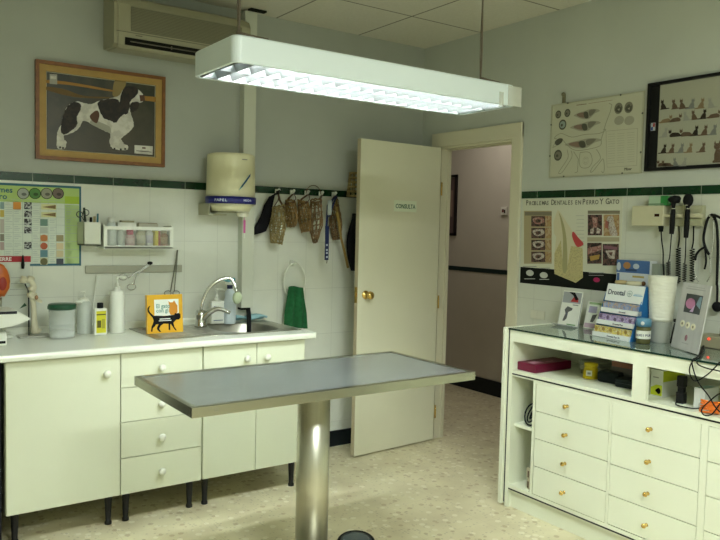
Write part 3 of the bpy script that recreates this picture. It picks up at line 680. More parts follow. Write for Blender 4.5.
def muzzle(px_, py_top, py_bot, wpx, hookx, m, label, tilt=0., y=-.06, taper=.72, deep=.055):
    """woven dog muzzle: tapered open lattice basket, closed at its lower end, straps up to the hook"""
    top = A(px_, py_top, y); bot = A(px_+tilt, py_bot, y); r = wpx*.0074/2
    ax = (top-bot); L = ax.length; q = ax.to_track_quat('Z', 'Y').to_matrix().to_4x4(); M = Matrix.Translation(bot) @ q
    root = thing('dog_muzzle', bot, label, 'muzzle', 'muzzles hanging from the white hooks')
    rng = random.Random(int(px_*10)); jit = lambda k: rng.uniform(-k, k)
    mb = MB(M, m); R = lambda t: r*(.70+.75*t if t < .4 else 1.0-.55*(t-.4)**1.3) if taper > .6 else r*(.30+1.6*t if t < .45 else 1.02-.5*(t-.45))
    nr = 9; sq = min(1., deep/max(r, .001))
    ph = rng.uniform(0, 3)
    for k in range(nr):
        a = 2*PI*k/nr
        for tw in (.9, -.9):
            mb.tube([(R(t)*math.cos(a+t*tw)+jit(.003), R(t)*sq*math.sin(a+t*tw)+jit(.003), L*t+jit(.003)) for t in (0, .12, .25, .4, .55, .7, .85, .98)], .0026+rng.uniform(0, .0012), 5)
    for t in (.02, .12, .26, .40, .54, .68, .84, .98):
        th = .0052 if t in (.98, .5, .11) else .0032
        mb.tube([(R(t)*1.02*math.cos(2*PI*k/20), R(t)*1.02*sq*math.sin(2*PI*k/20), L*t+.004*math.sin(k*2.5+ph)+.010*math.sin(2*PI*k/20+ph+t*3)) for k in range(20)], th, 6, closed=True)
    for k in range(-3, 4):
        c = k/3.5; hw_ = math.sqrt(max(0, 1-c*c)); rr = R(.02)
        mb.tube([(rr*c, -rr*sq*hw_, 0), (rr*c, rr*sq*hw_, 0)], .003, 5); mb.tube([(-rr*hw_, rr*sq*c, 0), (rr*hw_, rr*sq*c, 0)], .003, 5)
    mb.build('basket', root)
    sp = MB(m=leather); hp_ = Vector((hookx, -.034, 1.679))
    for sd in (-1, 1):
        e = M @ Vector((r*sd*.95, 0, L*.95)); sp.band([hp_+Vector((sd*.004, 0, 0)), hp_.lerp(e, .5)+Vector((sd*.012, -.004, 0)), e], (sd*.8, 1, 0), .014, .004)
    e1 = M @ Vector((0, -r*sq, L*.97)); sp.band([M @ Vector((-r, 0, L*.96)), M @ Vector((0, -r*sq*1.2, L*.86)), M @ Vector((r, 0, L*.96))], (M.to_3x3() @ Vector((0, 0, 1))), .012, .003)
    sp.build('strap', root)
    return root
muzzle(278.5, 206, 243, 19, hkx[0], wicker3, 'large open wicker muzzle with white rimmed end on the leftmost hook', tilt=-2, y=-.100, deep=.04)
muzzle(290.5, 201, 226, 13.5, hkx[1], wicker, 'small narrow wicker muzzle alone on the second hook', tilt=1, y=-.05, deep=.035)
muzzle(303, 201, 231, 15, hkx[2], wicker, 'brown wicker muzzle hanging from the middle hook', tilt=3, y=-.085, deep=.035)
muzzle(316, 200, 242, 17, hkx[3], wicker2, 'dark wicker muzzle with pointed end hanging from the fourth hook', tilt=-1, y=-.12, taper=.5, deep=.035)
muzzle(334, 204, 239, 14, hkx[4], wicker2, 'brown wicker muzzle behind the blue lanyard on the rightmost hook', tilt=3, y=-.055, deep=.035)
# crossing wire loop
wl = MB(m=leather); c = A(313.5, 194, -.044); wl.tube([c+Vector((.055*math.cos(a), 0, .055*math.sin(a))) for a in [PI*k/12 for k in range(13)]], .0025, 6); wl.build('wire_loop', None, 'thin brown wire loop arching over the third and fourth hooks', 'loop')
# black nylon muzzle
bn = MB(m=nylon); pts = [A(272, 196, -.05), A(268.5, 204, -.05), A(266, 215, -.05), A(262, 225, -.05), A(259.5, 233, -.05)]
ws = [.035, .06, .075, .105, .09]
def bnf(u, v):
    i = min(int(u*4), 3); f = u*4-i; p = pts[i].lerp(pts[i+1], f); w_ = ws[i]*(1-f)+ws[i+1]*f; a = v*2*PI
    return p+Vector((math.cos(a)*w_/2, math.sin(a)*.022, math.cos(a)*w_*.15))
bn.grid(bnf, 12, 14); bn.tube([pts[0], Vector((hkx[0], -.036, 1.682))], .006, 6); bn.band([A(271, 197, -.052), A(280, 190.5, -.05), A(276, 192, -.046)], (0, .3, 1), .01)
bn.build('nylon_muzzle', None, 'black nylon muzzle hanging left of the leftmost hook beside the trunking', 'muzzle', 'muzzles hanging from the white hooks')
# blue lanyard
ly = thing('blue_lanyard', A(327, 262, -.06), 'blue strap lanyard with white markings hanging from the rightmost hook', 'lanyard')
mb = MB(m=P('lanyard_blue', (.008, .018, .085), .5)); hp_ = Vector((hkx[4]-.002, -.046, 1.68))
mb.band([hp_, A(328, 205, -.12), A(327, 218, -.125), A(326.5, 226, -.125)], (1, 0, 0), .016); mb.band([hp_+Vector((.004, 0, 0)), A(333, 205, -.11), A(329, 217, -.118)], (1, 0, 0), .014)
mb.band([A(327, 226, -.13), A(327, 240, -.13), A(326.5, 260, -.13)], (1, .1, 0), .030, .003)
mb.mat(P('lanyard_mark', (.55, .6, .7)))
for yy_ in (245, 250, 253, 257): q_ = A(327, yy_, -.1325); mb.box(q_+Vector((-.007, 0, -.006)), q_+Vector((.006, .0008, .006)))
mb.build('strap', ly)
mb = MB(m=P('lanyard_clip', (.45, .50, .50), .35)); mb.box(A(329.5, 200, -.13)+Vector((-.011, 0, 0)), A(330.5, 215, -.13)+Vector((.008, .006, 0)), .002); mb.mat(steel).cyl(A(327, 260, -.13), A(326.8, 263.5, -.13), .004, n=8)
mb.build('clip', ly, 'pale plastic clip')
ys = MB(m=P('yellow_strap', (.24, .16, .035), .6)); ys.band([Vector((hkx[4]+.004, -.04, 1.67)), A(337, 212, -.13), A(339, 222, -.13), A(341, 238, -.125), A(344.5, 252, -.11), A(348, 268, -.10)], (1, 0, .2), .018)
ys.build('yellow_strap', None, 'yellow strap trailing from the rightmost hook towards the door', 'strap')
# things behind the door
bx = A(351, 186, -.05); wb_ = MB(m=wicker3)
for t in (0, .2, .4, .6, .8, 1): wb_.tube([Vector((-.615+.09*(1-t)*.0+.06*math.cos(2*PI*k/16)*(1-.25*t), -.065+.05*math.sin(2*PI*k/16)*(1-.25*t), 1.685+.15*t)) for k in range(16)], .006, 6, closed=True)
for k in range(10):
    a = 2*PI*k/10; wb_.tube([(-.615+.06*math.cos(a), -.065+.05*math.sin(a), 1.685), (-.615+.045*math.cos(a), -.065+.0375*math.sin(a), 1.835)], .004, 5)
wb_.build('wicker_basket_muzzle', None, 'wicker muzzle showing half behind the open door at border height', 'muzzle')
bg = MB(m=nylon); 
bg.grid(lambda u, v: Vector((-.575+(.075+.04*math.sin(PI*min(1, u*1.1)))*math.cos(2*PI*v), -.085+.05*math.sin(2*PI*v)*(.6+.4*math.sin(PI*u)), 1.19+.38*u)), 14, 16)
bg.tube([(-.575, -.06, 1.56), (-.57, -.03, 1.63), (-.56, -.004, 1.66)], .006, 6); bg.build('black_bag', None, 'black bag hanging on the back wall mostly hidden behind the door', 'bag')

# towel ring and towel
tr_ = thing('towel_ring', (-1.055, -.03, 1.05), 'white wire towel ring on the tiles holding the green towel', 'towel ring')
mb = MB(m=white); c = Vector((-1.055, -.045, 1.128)); mb.tube([c+Vector((.078*math.cos(2*PI*k/32), 0, .115*math.sin(2*PI*k/32))) for k in range(32)], .0042, 8, closed=True)
mb.build('ring', tr_); MB(m=white).lathe([(.02, 0), (.02, .004), (.009, .008), (.008, .05)], (c.x, -.0005, c.z+.115), axis='-y', n=16).build('wall_mount', tr_)
mb = MB(m=towel); t0 = A(292.5, 286, -.05); b0 = A(292, 327, -.05); L = t0.z-b0.z
def tf(u, v):
    w_ = .052+.022*min(1, v*1.6)+.006*v; x = (u-.5)*2*w_; f = math.sin(u*PI*5+v*1.2)*.010*(.4+v)+.006*math.sin(u*PI*2)
    return Vector((-1.062+x+.006*v, -.070+f, t0.z-.004-L*v+.006*math.sin(u*5)))
mb.grid(tf, 40, 20, th=.012)
mb.build('green_towel', None, 'green towel draped through the white towel ring', 'towel')

# ================================================================== LEFT BASE CABINETS
CY = -.575; cz0_, cz1_ = .152, .851
xsA = [-2.820, -2.314, -1.897, -1.287]
def knob(mb_parent, x, z, m=knobw, y=CY, s=1., nm='knob'):
    MB(m=m).lathe([(.009*s, 0), (.008*s, .008*s), (.015*s, .013*s), (.0185*s, .021*s), (.015*s, .029*s), (.006*s, .033*s), (0, .033*s)], (x, y, z), axis='-y', n=18).build(nm, mb_parent)
def carcass(mb, x0, x1, open_top=True):
    mb.box((x0, -.556, cz0_), (x0+.016, -.03, cz1_)); mb.box((x1-.016, -.556, cz0_), (x1, -.03, cz1_)); mb.box((x0+.016, -.556, cz0_), (x1-.016, -.03, cz0_+.016)); mb.box((x0+.016, -.036, cz0_+.016), (x1-.016, -.03, cz1_))
    mb.box((x0+.016, -.556, cz1_-.09), (x1-.016, -.54, cz1_))
def legs(root, x0, x1):
    for x in (x0+.045, x1-.040):
        for y in (-.515, -.08):
            MB(m=blackm).lathe([(.017, 0), (.017, .012), (.013, .02), (.019, cz0_-.004), (.024, cz0_)], (x, y, 0), n=14).build('leg', root)
def face(root, x0, x1, z0, z1, nm, kx, kz):
    f = MB(m=lam).box((x0+.0018, CY, z0+.0018), (x1-.0018, -.5565, z1-.0018), .0015).build(nm, root); knob(f, kx, kz); return f
K = lambda px_, py_: A(px_, py_, CY-.03)
r = thing('base_cabinet', ((xsA[0]+xsA[1])/2, -.3, 0), 'white single door base cabinet at the left end under the worktop', 'cabinet', 'white base cabinets under the worktop')
mb = MB(m=lam); carcass(mb, xsA[0], xsA[1]); mb.build('body', r); legs(r, xsA[0], xsA[1]); k_ = K(108, 374.5); face(r, xsA[0], xsA[1], cz0_, cz1_-.003, 'door', k_.x, k_.z)
r = thing('drawer_cabinet', ((xsA[1]+xsA[2])/2, -.3, 0), 'white four drawer base cabinet between the single door and sink cabinets', 'cabinet', 'white base cabinets under the worktop')
mb = MB(m=lam); carcass(mb, xsA[1], xsA[2]); mb.build('body', r); legs(r, xsA[1], xsA[2])
zz_ = [cz0_, A(121, 459, CY).z, A(121, 423, CY).z, A(121, 388.5, CY).z, cz1_-.003]
for i, ky in enumerate((472, 437.8, 404, 368)): k_ = K(163.2, ky); face(r, xsA[1]+.001, xsA[2]-.001, zz_[i], zz_[i+1], 'drawer', k_.x, k_.z)
r = thing('sink_cabinet', ((xsA[2]+xsA[3])/2, -.3, 0), 'white two door base cabinet below the sink', 'cabinet', 'white base cabinets under the worktop')
mb = MB(m=lam); carcass(mb, xsA[2], xsA[3]); mb.build('body', r); legs(r, xsA[2], xsA[3])
xm = A(257, 346, CY).x; k_ = K(248.4, 359); face(r, xsA[2]+.006, xm, cz0_, cz1_-.003, 'door', k_.x, k_.z); k_ = K(268.8, 357.5); face(r, xm, xsA[3], cz0_, cz1_-.003, 'door', k_.x, k_.z)
# dark appliance edge left of the cabinets
ap = MB(m=mat('appliance_dark', (.02, .02, .022), .4)).box((-3.42, -.56, .02), (-2.835, -.03, .84), .006)
apo = ap.build('dark_undercounter_unit', None, 'dark unit under the worktop at the left edge of the photo', 'appliance')
# worktop
wt = thing('worktop', (-2.2, -.3, .852), 'long white worktop with raised back lip over the base cabinets', 'worktop')
hx0, hx1, hy0, hy1 = -1.715, -1.325, -.475, -.075
w0, w1, wy = -3.5, -1.235, -.61
mb = MB(m=worktop); z0, z1 = .852, .885
mb.box((w0, wy+.012, z0), (hx0, -.001, z1)); mb.box((hx1, wy+.012, z0), (w1-.006, -.001, z1)); mb.box((hx0, wy+.012, z0), (hx1, hy0, z1)); mb.box((hx0, hy1, z0), (hx1, -.001, z1))
mb.prism([(wy+.012, z0), (wy+.003, z0+.003), (wy, z0+.012), (wy, z1-.012), (wy+.003, z1-.003), (wy+.012, z1)], w0, w1-.006, M=AZ)
mb.box((w1-.006, wy, z0), (w1, -.001, z1), .002)
mb.build('top_slab', wt)
MB(m=worktop).prism([(-.001, z1), (-.024, z1), (-.022, z1+.030), (-.012, z1+.040), (-.001, z1+.040)], w0, -1.50, M=AZ).build('back_lip', wt)

# ================================================================== SINK
kx0, kx1, ky0, ky1 = -2.105, -1.262, -.485, -.045
sk = thing('steel_sink', ((kx0+kx1)/2, (ky0+ky1)/2, .74), 'stainless steel sink with drainboard set into the white worktop', 'sink')
b2 = bmesh.new(); cx, cy = -1.52, -.275; Nn = 48
def sup(a, rx, ry, p=3.0): return (cx+rx*math.copysign(abs(math.cos(a))**(2/p), math.cos(a)), cy+ry*math.copysign(abs(math.sin(a))**(2/p), math.sin(a)))
def rr_pt(a):
    dx_, dy_ = math.cos(a), math.sin(a); t = min(((kx1 if dx_ > 0 else kx0+.36)-cx)/dx_ if abs(dx_) > 1e-6 else 9, ((ky1 if dy_ > 0 else ky0)-cy)/dy_ if abs(dy_) > 1e-6 else 9)
    return (cx+dx_*t, cy+dy_*t)
lx = kx0+.36
angs = sorted(set([2*PI*k/Nn for k in range(Nn)]+[math.atan2(y-cy, x-cx) % (2*PI) for x in (lx, kx1) for y in (ky0, ky1)]))
RR = []
for f_, z in ((None, .889), ((.185, .185), .889), ((.180, .180), .884), ((.172, .172), .80), ((.15, .15), .755), ((.10, .10), .748), ((.03, .03), .745)):
    RR.append([b2.verts.new((*(rr_pt(a) if f_ is None else sup(a, *f_)), z)) for a in angs])
for a, b in zip(RR, RR[1:]):
    for k in range(len(angs)): f_ = b2.faces.new((a[k], a[(k+1) % len(angs)], b[(k+1) % len(angs)], b[k]))
b2.faces.new(RR[-1]); bmesh.ops.recalc_face_normals(b2, faces=b2.faces)
mb = MB(m=steel_dull)
for f_ in b2.faces:
    pass
bmesh.ops.reverse_faces(b2, faces=[f for f in b2.faces]) if sum(f.normal.z for f in b2.faces if f.calc_center_median().z > .888) < 0 else None
mb._merge(b2, True); mb.build('basin', sk)
mb = MB(m=steel_dull); mb.box((kx0, ky0, .8855), (lx, ky1, .889), .001)
for k in range(7): mb.box((kx0+.05, ky0+.06+k*.052, .889), (lx-.04, ky0+.068+k*.052, .8915), .001)
mb.build('drainboard', sk)
mb = MB(m=mat('sink_rim', (.60, .60, .52), .2, 1.))
mb.tube([(kx0, ky0, .8875), (kx1, ky0, .8875), (kx1, ky1, .8875), (kx0, ky1, .8875)], .0028, 6, closed=True); mb.build('raised_rim', sk)
MB(m=dark).lathe([(.022, .7455), (.022, .749), (.0, .749)], (cx, cy, 0), n=18).build('drain', sk)
# faucet
fx, fy = -1.735, -.165; zt = .892
fc = thing('kitchen_faucet', (fx, fy, zt), 'chrome mixer faucet with tall curved spout at the back of the sink', 'faucet')
MB(m=chrome).lathe([(.036, zt), (.036, zt+.012), (.031, zt+.02), (.031, zt+.065), (.034, zt+.07), (.026, zt+.095), (0, zt+.10)], (fx, fy, 0), n=24).build('body', fc)
mb = MB(m=chrome); Y = fy
sp_ = [Vector((fx-.0, fy, zt+.08))]+[A(px_, py_, fy-.012*i) for i, (px_, py_) in enumerate(((201, 310), (202.3, 303), (206.7, 291.7), (213, 284), (222, 279), (230, 278.3), (234, 283.5), (236, 289)))]
mb.tube(sp_, .0105, 10, sub=5); e = sp_[-1]; mb.cyl(e+Vector((0, 0, .004)), e+Vector((.003, -.002, -.02)), .011, .011, 12); mb.build('spout', fc)
mb = MB(m=chrome); mb.tube([(fx+.006, fy-.012, zt+.05), (fx+.035, fy-.045, zt+.088), (fx+.075, fy-.075, zt+.108), (fx+.13, fy-.11, zt+.085)], lambda t: .022-.013*t, 10, sub=4); mb.build('lever', fc)
p = e+Vector((.006, -.003, -.022))
MB(m=P('pale_green_sponge', (.52, .60, .40), .9)).ball(p+Vector((0.002, 0, -.030)), (.028, .022, .034), 14, noise_amp=.3).build('bath_sponge', None, 'pale green sponge hanging from the end of the faucet spout', 'sponge')
# bottles by the sink
def pump(mb, x, y, z, s=1., d=1):
    mb.lathe([(.008*s, z), (.008*s, z+.02*s), (.004*s, z+.022*s), (.004*s, z+.045*s), (.009*s, z+.047*s), (.009*s, z+.058*s)], (x, y, 0), n=12)
    mb.tube([(x, y, z+.053*s), (x+d*.03*s, y-.005, z+.055*s), (x+d*.045*s, y-.008, z+.046*s)], .0042*s, 8)
p = A(216.5, 322, -.075); zb = .892
sb = thing('soap_dispenser', (p.x, -.075, zb), 'white pump soap bottle with a blue mark behind the faucet', 'soap bottle')
MB(m=white).box((p.x-.043, -.10, zb), (p.x+.043, -.05, zb+.135), .010, 3).build('bottle', sb)
mb = MB(m=white); mb.lathe([(.016, zb+.135), (.013, zb+.15)], (p.x, -.075, 0), n=14); pump(mb, p.x, -.075, zb+.15, 1., 1); mb.build('pump', sb)
mb = MB(MA(p.x, zb, -.1002), P('soap_blue', (.03, .08, .22))); mb.prism(disc(-.020, .095, .014, .011), 0, .0008); mb.box((-.03, .02, 0), (.03, .024, .0006)); mb.build('bottle_label', sb)
p = A(229.5, 321, -.10)
sp_b = thing('spray_bottle', (p.x, -.10, zb), 'tall pale grey spray bottle with a teal head between soap and trunking', 'spray bottle')
MB(m=mat('pale_blue_plastic', (.58, .66, .68), .3)).lathe([(.034, zb), (.036, zb+.005), (.036, zb+.12), (.032, zb+.14), (.028, zb+.155), (.031, zb+.17), (.027, zb+.19), (.014, zb+.205), (.013, zb+.212)], (p.x, -.10, 0), n=24).build('bottle', sp_b)
MB(m=P('navy', (.01, .015, .05), .4)).lathe([(.017, zb+.207), (.017, zb+.230)], (p.x, -.10, 0), n=18).build('collar', sp_b)
mb = MB(m=P('teal_head', (.14, .42, .46), .4)); mb.box((p.x-.026, -.12, zb+.246), (p.x+.028, -.08, zb+.272), .008); mb.mat(white).lathe([(.018, zb+.23), (.026, zb+.238), (.022, zb+.248)], (p.x, -.1, 0), n=14); mb.mat(P('teal_head', (0, 0, 0))).box((p.x-.045, -.108, zb+.254), (p.x-.026, -.092, zb+.268), .003)
mb.build('spray_head', sp_b)
cl = MB(m=mat('pale_blue_cloth', (.28, .48, .52), .9)); pa = A(235, 318, -.03); pb = A(266, 317, -.03)
cl.grid(lambda u, v: Vector((pa.x+(pb.x-pa.x)*u, -.052+.044*v, .895+.016*math.sin(u*9+v*4)*.5+.016+.014*math.sin(PI*v))), 24, 6, th=.012)
cl.build('blue_cloth', None, 'folded pale blue cloth behind the sink under the trunking', 'cloth')

# ================================================================== COUNTER ITEMS (left)
z = .8855
# cat book
bkp = A(164.5, 330.5, -.30); cbx0, cbx1 = A(147, 331, -.30).x, A(182.6, 330, -.30).x; cbh = .205
bk = thing('cat_picture_book', ((cbx0+cbx1)/2, -.30, .892), 'yellow children book with a black cat cover standing on the sink drainboard', 'book')
lean = math.radians(6); M = Matrix.Translation((cbx0, -.31, .8925)) @ Matrix.Rotation(-lean, 4, 'X') @ MA(0, 0, 0)
Wb = cbx1-cbx0; s_ = Wb/37.0*1.0
yel = P('book_yellow', (.72, .40, .015), .4)
MB(M, yel).box((0, 0, -.004), (Wb, cbh, 0), .0006).box((0, 0, -.022), (Wb, cbh, -.018), .0006).build('cover', bk)
MB(M, paper).box((.003, .003, -.018), (Wb-.003, cbh-.003, -.004)).build('pages', bk)
def BP(X, Y): return ((X-65)/(425-65)*Wb, (500-Y)/(500-120)*cbh)
mb = MB(M, P('book_white', (.76, .80, .72))); mb.prism([BP(*q) for q in ((138, 168), (385, 168), (385, 330), (138, 330))], 0, .0004)
mb.mat(P('book_orange', (.66, .27, .015))).prism([BP(*q) for q in ((280, 185), (298, 200), (325, 200), (340, 182), (352, 205), (372, 235), (372, 300), (345, 325), (300, 325), (285, 290), (290, 240))], .0004, .0008)
mb.mat(P('book_lettering', (.16, .32, .26))); x, y = BP(155, 252); mb.text('El gato', .031, x, y, .001, sx=.9); x, y = BP(155, 295); mb.text('con gi', .031, x, y, .001, sx=.9)
mb.mat(ink).prism([BP(*q) for q in ((100, 225), (82, 232), (68, 255), (72, 285), (95, 315), (118, 345), (128, 375), (118, 405), (105, 430), (98, 478), (112, 482), (118, 445), (135, 432), (150, 412), (175, 410), (160, 440), (158, 458), (180, 485), (200, 488), (180, 455), (195, 428), (225, 408), (275, 412), (275, 470), (292, 478), (292, 420), (300, 415), (325, 455), (345, 482), (358, 482), (335, 445), (325, 405), (355, 375), (385, 375), (402, 355), (400, 320), (385, 310), (365, 312), (345, 308), (335, 325), (240, 332), (160, 325), (130, 325), (95, 290), (84, 265), (90, 245))], .0008, .0012)
mb.mat(P('book_white', (0, 0, 0))).box((*BP(188, 366), .0012), (*BP(295, 356), .0015)).box((*BP(180, 382), .0012), (*BP(305, 374), .0015))
mb.build('cover_picture', bk)
def cyl_item(name, px0_, px1_, pyb, y, label, cat): 
    a = A(px0_, pyb, y); b = A(px1_, pyb, y); return (a.x+b.x)/2, abs(b.x-a.x)/2*.985
# white pump dispenser bottle
x, r_ = cyl_item('', 109.5, 124.5, 330, -.14, '', ''); y = -.14
o = thing('pump_bottle', (x, y, z), 'tall plain white pump bottle left of the cat book', 'pump bottle')
hb = A(117, 290.5, y).z-z; MB(m=white).lathe([(r_*.96, z), (r_, z+.004), (r_, z+hb-.006), (r_*.94, z+hb), (.016, z+hb+.003), (.016, z+hb+.02)], (x, y, 0), n=32).build('bottle', o)
mb = MB(m=white); pump(mb, x, y, z+hb+.018, 1.05, 1); mb.build('pump', o)
# yellow label bottle
x, r_ = cyl_item('', 93.5, 106.5, 333, -.18, '', ''); y = -.18; hb = A(100, 308, y).z-z
o = thing('yellow_label_bottle', (x, y, z), 'small white bottle with yellow label and black cap on the worktop', 'bottle')
MB(m=white).box((x-r_, y-.018, z), (x+r_, y+.018, z+hb), .008, 3).build('bottle', o)
mb = MB(MA(x, z, y-.0183), P('bottle_yellow', (.66, .62, .02))); mb.box((-r_*.72, .012, 0), (r_*.78, hb-.014, .0008)); mb.mat(P('label_dark', (.10, .09, .01)))
mb.box((-r_*.7, hb-.036, .0008), (r_*.75, hb-.029, .0011)).box((-r_*.6, hb*.28, .0008), (0, hb*.55, .0011)); mb.mat(P('label_olive', (.40, .38, .03))).box((r_*.1, hb*.25, .0008), (r_*.6, hb*.6, .0011)); mb.build('bottle_label', o)
MB(m=dark).lathe([(.016, z+hb), (.016, z+hb+.026), (.013, z+hb+.028)], (x, y, 0), n=16).build('cap', o)
# translucent bottle with white pump
x, r_ = cyl_item('', 77, 92, 331, -.10, '', ''); y = -.10; hb = A(84, 301, y).z-z
trp = mat('translucent_white', (.72, .77, .70), .35, alpha=.62)
o = thing('translucent_bottle', (x, y, z), 'translucent white pump bottle behind the green lidded jar', 'pump bottle')
MB(m=trp).lathe([(r_*.95, z), (r_, z+.005), (r_, z+hb-.03), (r_*.8, z+hb-.008), (.017, z+hb+.004), (.017, z+hb+.012)], (x, y, 0), n=28).build('bottle', o)
mb = MB(m=white); mb.lathe([(.030, z+hb+.0), (.022, z+hb+.014), (.012, z+hb+.018)], (x-.004, y, 0), n=16); pump(mb, x, y, z+hb+.012, .7, -1); mb.ball((x-.03, y-.01, z+hb-.002), (.022, .014, .010)); mb.build('pump', o)
# white straw leaning behind
MB(m=white).cyl((x+.045, -.035, z+.001), (x+.085, -.02, z+.30), .004, .003, 8).build('plastic_rod', None, 'thin white plastic rod leaning on the tiles behind the bottles', 'rod')
# jar with green lid
x, r_ = cyl_item('', 48.5, 75.5, 338, -.215, '', ''); y = -.215; hb = A(62, 309, y).z-z
o = thing('green_lid_jar', (x, y, z), 'clear plastic jar of white powder with a dark green lid', 'jar')
jar_m = mat('jar_plastic', (.80, .86, .82), .2, alpha=.28)
MB(m=jar_m).lathe([(r_*.92, z), (r_*.95, z+.004), (r_, z+hb-.002), (r_, z+hb), (r_*.95, z+hb), (r_*.93, z+.008), (.0, z+.008)], (x, y, 0), n=36, cap=False).build('glass_body', o)
MB(m=P('powder', (.75, .76, .70), .9)).lathe([(r_*.9, z+.009), (r_*.91, z+.03), (r_*.5, z+.046), (0, z+.05)], (x, y, 0), n=24).build('powder', o)
MB(m=P('lid_green', (.008, .07, .03), .35)).lathe([(r_*1.04, z+hb), (r_*1.05, z+hb+.022), (r_*1.0, z+hb+.027), (0, z+hb+.028)], (x, y, 0), n=40).box((x-r_*1.08, y-.01, z+hb+.002), (x-r_*1.0, y+.01, z+hb+.018), .002).build('lid', o)
# bone joint model
o = thing('bone_joint_model', (-2.60, -.10, z), 'cream plastic dog leg bone model on a black rod stand', 'anatomical model')
bone = mat('bone_plastic', (.72, .68, .50), .4)
J = lambda px_, py_, y=-.10: A(px_, py_, y)
mb = MB(m=bone); mb.tube([J(35, 330), J(34, 318), J(33.5, 305), J(32, 296), J(31, 292)], lambda t: .013+.008*(abs(2*t-1)**3), 12, sub=5); mb.ball(J(36, 331), (.026, .018, .014), noise_amp=.4); mb.ball(J(32, 295), (.022, .018, .018), noise_amp=.4)
mb.tube([J(31, 296, -.11), J(36, 299, -.12), J(42, 302, -.12)], lambda t: .013-.006*t, 10, sub=3); mb.build('lower_bone', o)
mb = MB(m=bone); mb.tube([J(31, 291), J(33.5, 286), J(31, 281), J(27, 279)], lambda t: .017+.004*math.cos(t*6), 12, sub=5); mb.ball(J(24, 280), (.020, .018, .017), noise_amp=.5); mb.ball(J(31, 278.5), (.016, .014, .012), noise_amp=.4); mb.build('upper_bone', o)
mb = MB(m=P('joint_blood', (.30, .16, .07))); mb.ball(J(36.5, 297.5, -.135), (.009, .006, .012)); mb.build('joint_patch', o)
mb = MB(m=dark); q_ = J(28.8, 330); mb.cyl((q_.x, -.10, z+.006), (q_.x, -.10, J(28.8, 297).z), .0032, n=8); mb.tube([(q_.x, -.1, J(28.8, 298).z), J(28, 290), J(25, 284)], .003, 6); mb.build('stand_rod', o)
mb = MB(m=P('stand_grey', (.45, .45, .38), .3)); mb.box((q_.x-.05, -.15, z), (q_.x+.10, -.05, z+.008), .002); mb.build('stand_base', o)
# digital scale at the left edge
o = thing('countertop_scale', (-2.86, -.30, z), 'white laboratory scale with dark display strip at the left edge of the worktop', 'scale')
yS = -.30; a = A(30, 318, yS); f0 = A(0, 313, yS); base1 = A(6.5, 333, yS)
YF = -.33; AF = lambda px_, py_: (A(px_, py_, YF).x, A(px_, py_, YF).z); XZ = Matrix(((1, 0, 0, 0), (0, 0, -1, 0), (0, 1, 0, 0), (0, 0, 0, 1)))
mb = MB(m=white); mb.prism([(-3.02, AF(0, 310.5)[1]), AF(16, 311), AF(23, 314), AF(30.5, 318.5), AF(29, 320), AF(22, 323), AF(12, 326.5), AF(0, 328.5), (-2.95, AF(0, 329)[1]), (-3.02, AF(0, 325)[1])], .12, -YF, M=XZ); mb.build('upper_housing', o)
bt_ = AF(0, 333.5)[1]
mb = MB(m=white); mb.box((-3.04, YF, z), (AF(7, 338)[0], -.14, bt_), .005); mb.box((-3.0, -.28, bt_), (-2.84, -.18, AF(0, 327)[1])); mb.build('base', o)
mb = MB(m=dark); mb.box((-3.02, YF-.0015, z+.010), (AF(5.5, 338)[0], YF, z+.022)); mb.build('base_strip', o)
mb = MB(m=P('scale_dark', (.02, .022, .03), .3)); mb.box((-3.0, YF-.0015, AF(0, 314.5)[1]), (AF(17, 312)[0], YF, AF(0, 311.8)[1])); mb.build('display_strip', o)
MB(m=P('scale_pan', (.32, .42, .50), .3)).lathe([(.03, AF(0, 310.5)[1]), (.085, AF(0, 310.5)[1]+.008), (.09, AF(0, 310.5)[1]+.014), (0, AF(0, 310.5)[1]+.012)], (-2.89, -.23, 0), n=30).build('weighing_pan', o)
# orange anatomical oval
o = thing('anatomical_ear_model', (-2.86, -.09, z), 'orange and white anatomical oval model on a stand at the left edge of the worktop', 'anatomical model')
c = A(1, 281.5, -.09); mb = MB(m=P('model_white', (.70, .70, .58), .4)); mb.ball((c.x-.002, c.z and -.08, c.z), (.050, .016, .086)); mb.build('shell', o)
mb = MB(m=P('model_orange', (.55, .13, .02), .35)); mb.ball((c.x-.002, -.092, c.z), (.042, .014, .076), noise_amp=.25); mb.mat(P('model_red', (.34, .03, .02), .4)).ball((c.x+.005, -.102, c.z-.01), (.02, .008, .035)); mb.build('core', o)
mb = MB(m=steel); mb.cyl((c.x, -.075, z+.011), (c.x, -.085, c.z-.08), .005, n=10); mb.build('stand_rod', o); MB(m=white).box((c.x-.05, -.11, z), (c.x+.05, -.035, z+.011), .003).build('stand_base', o)

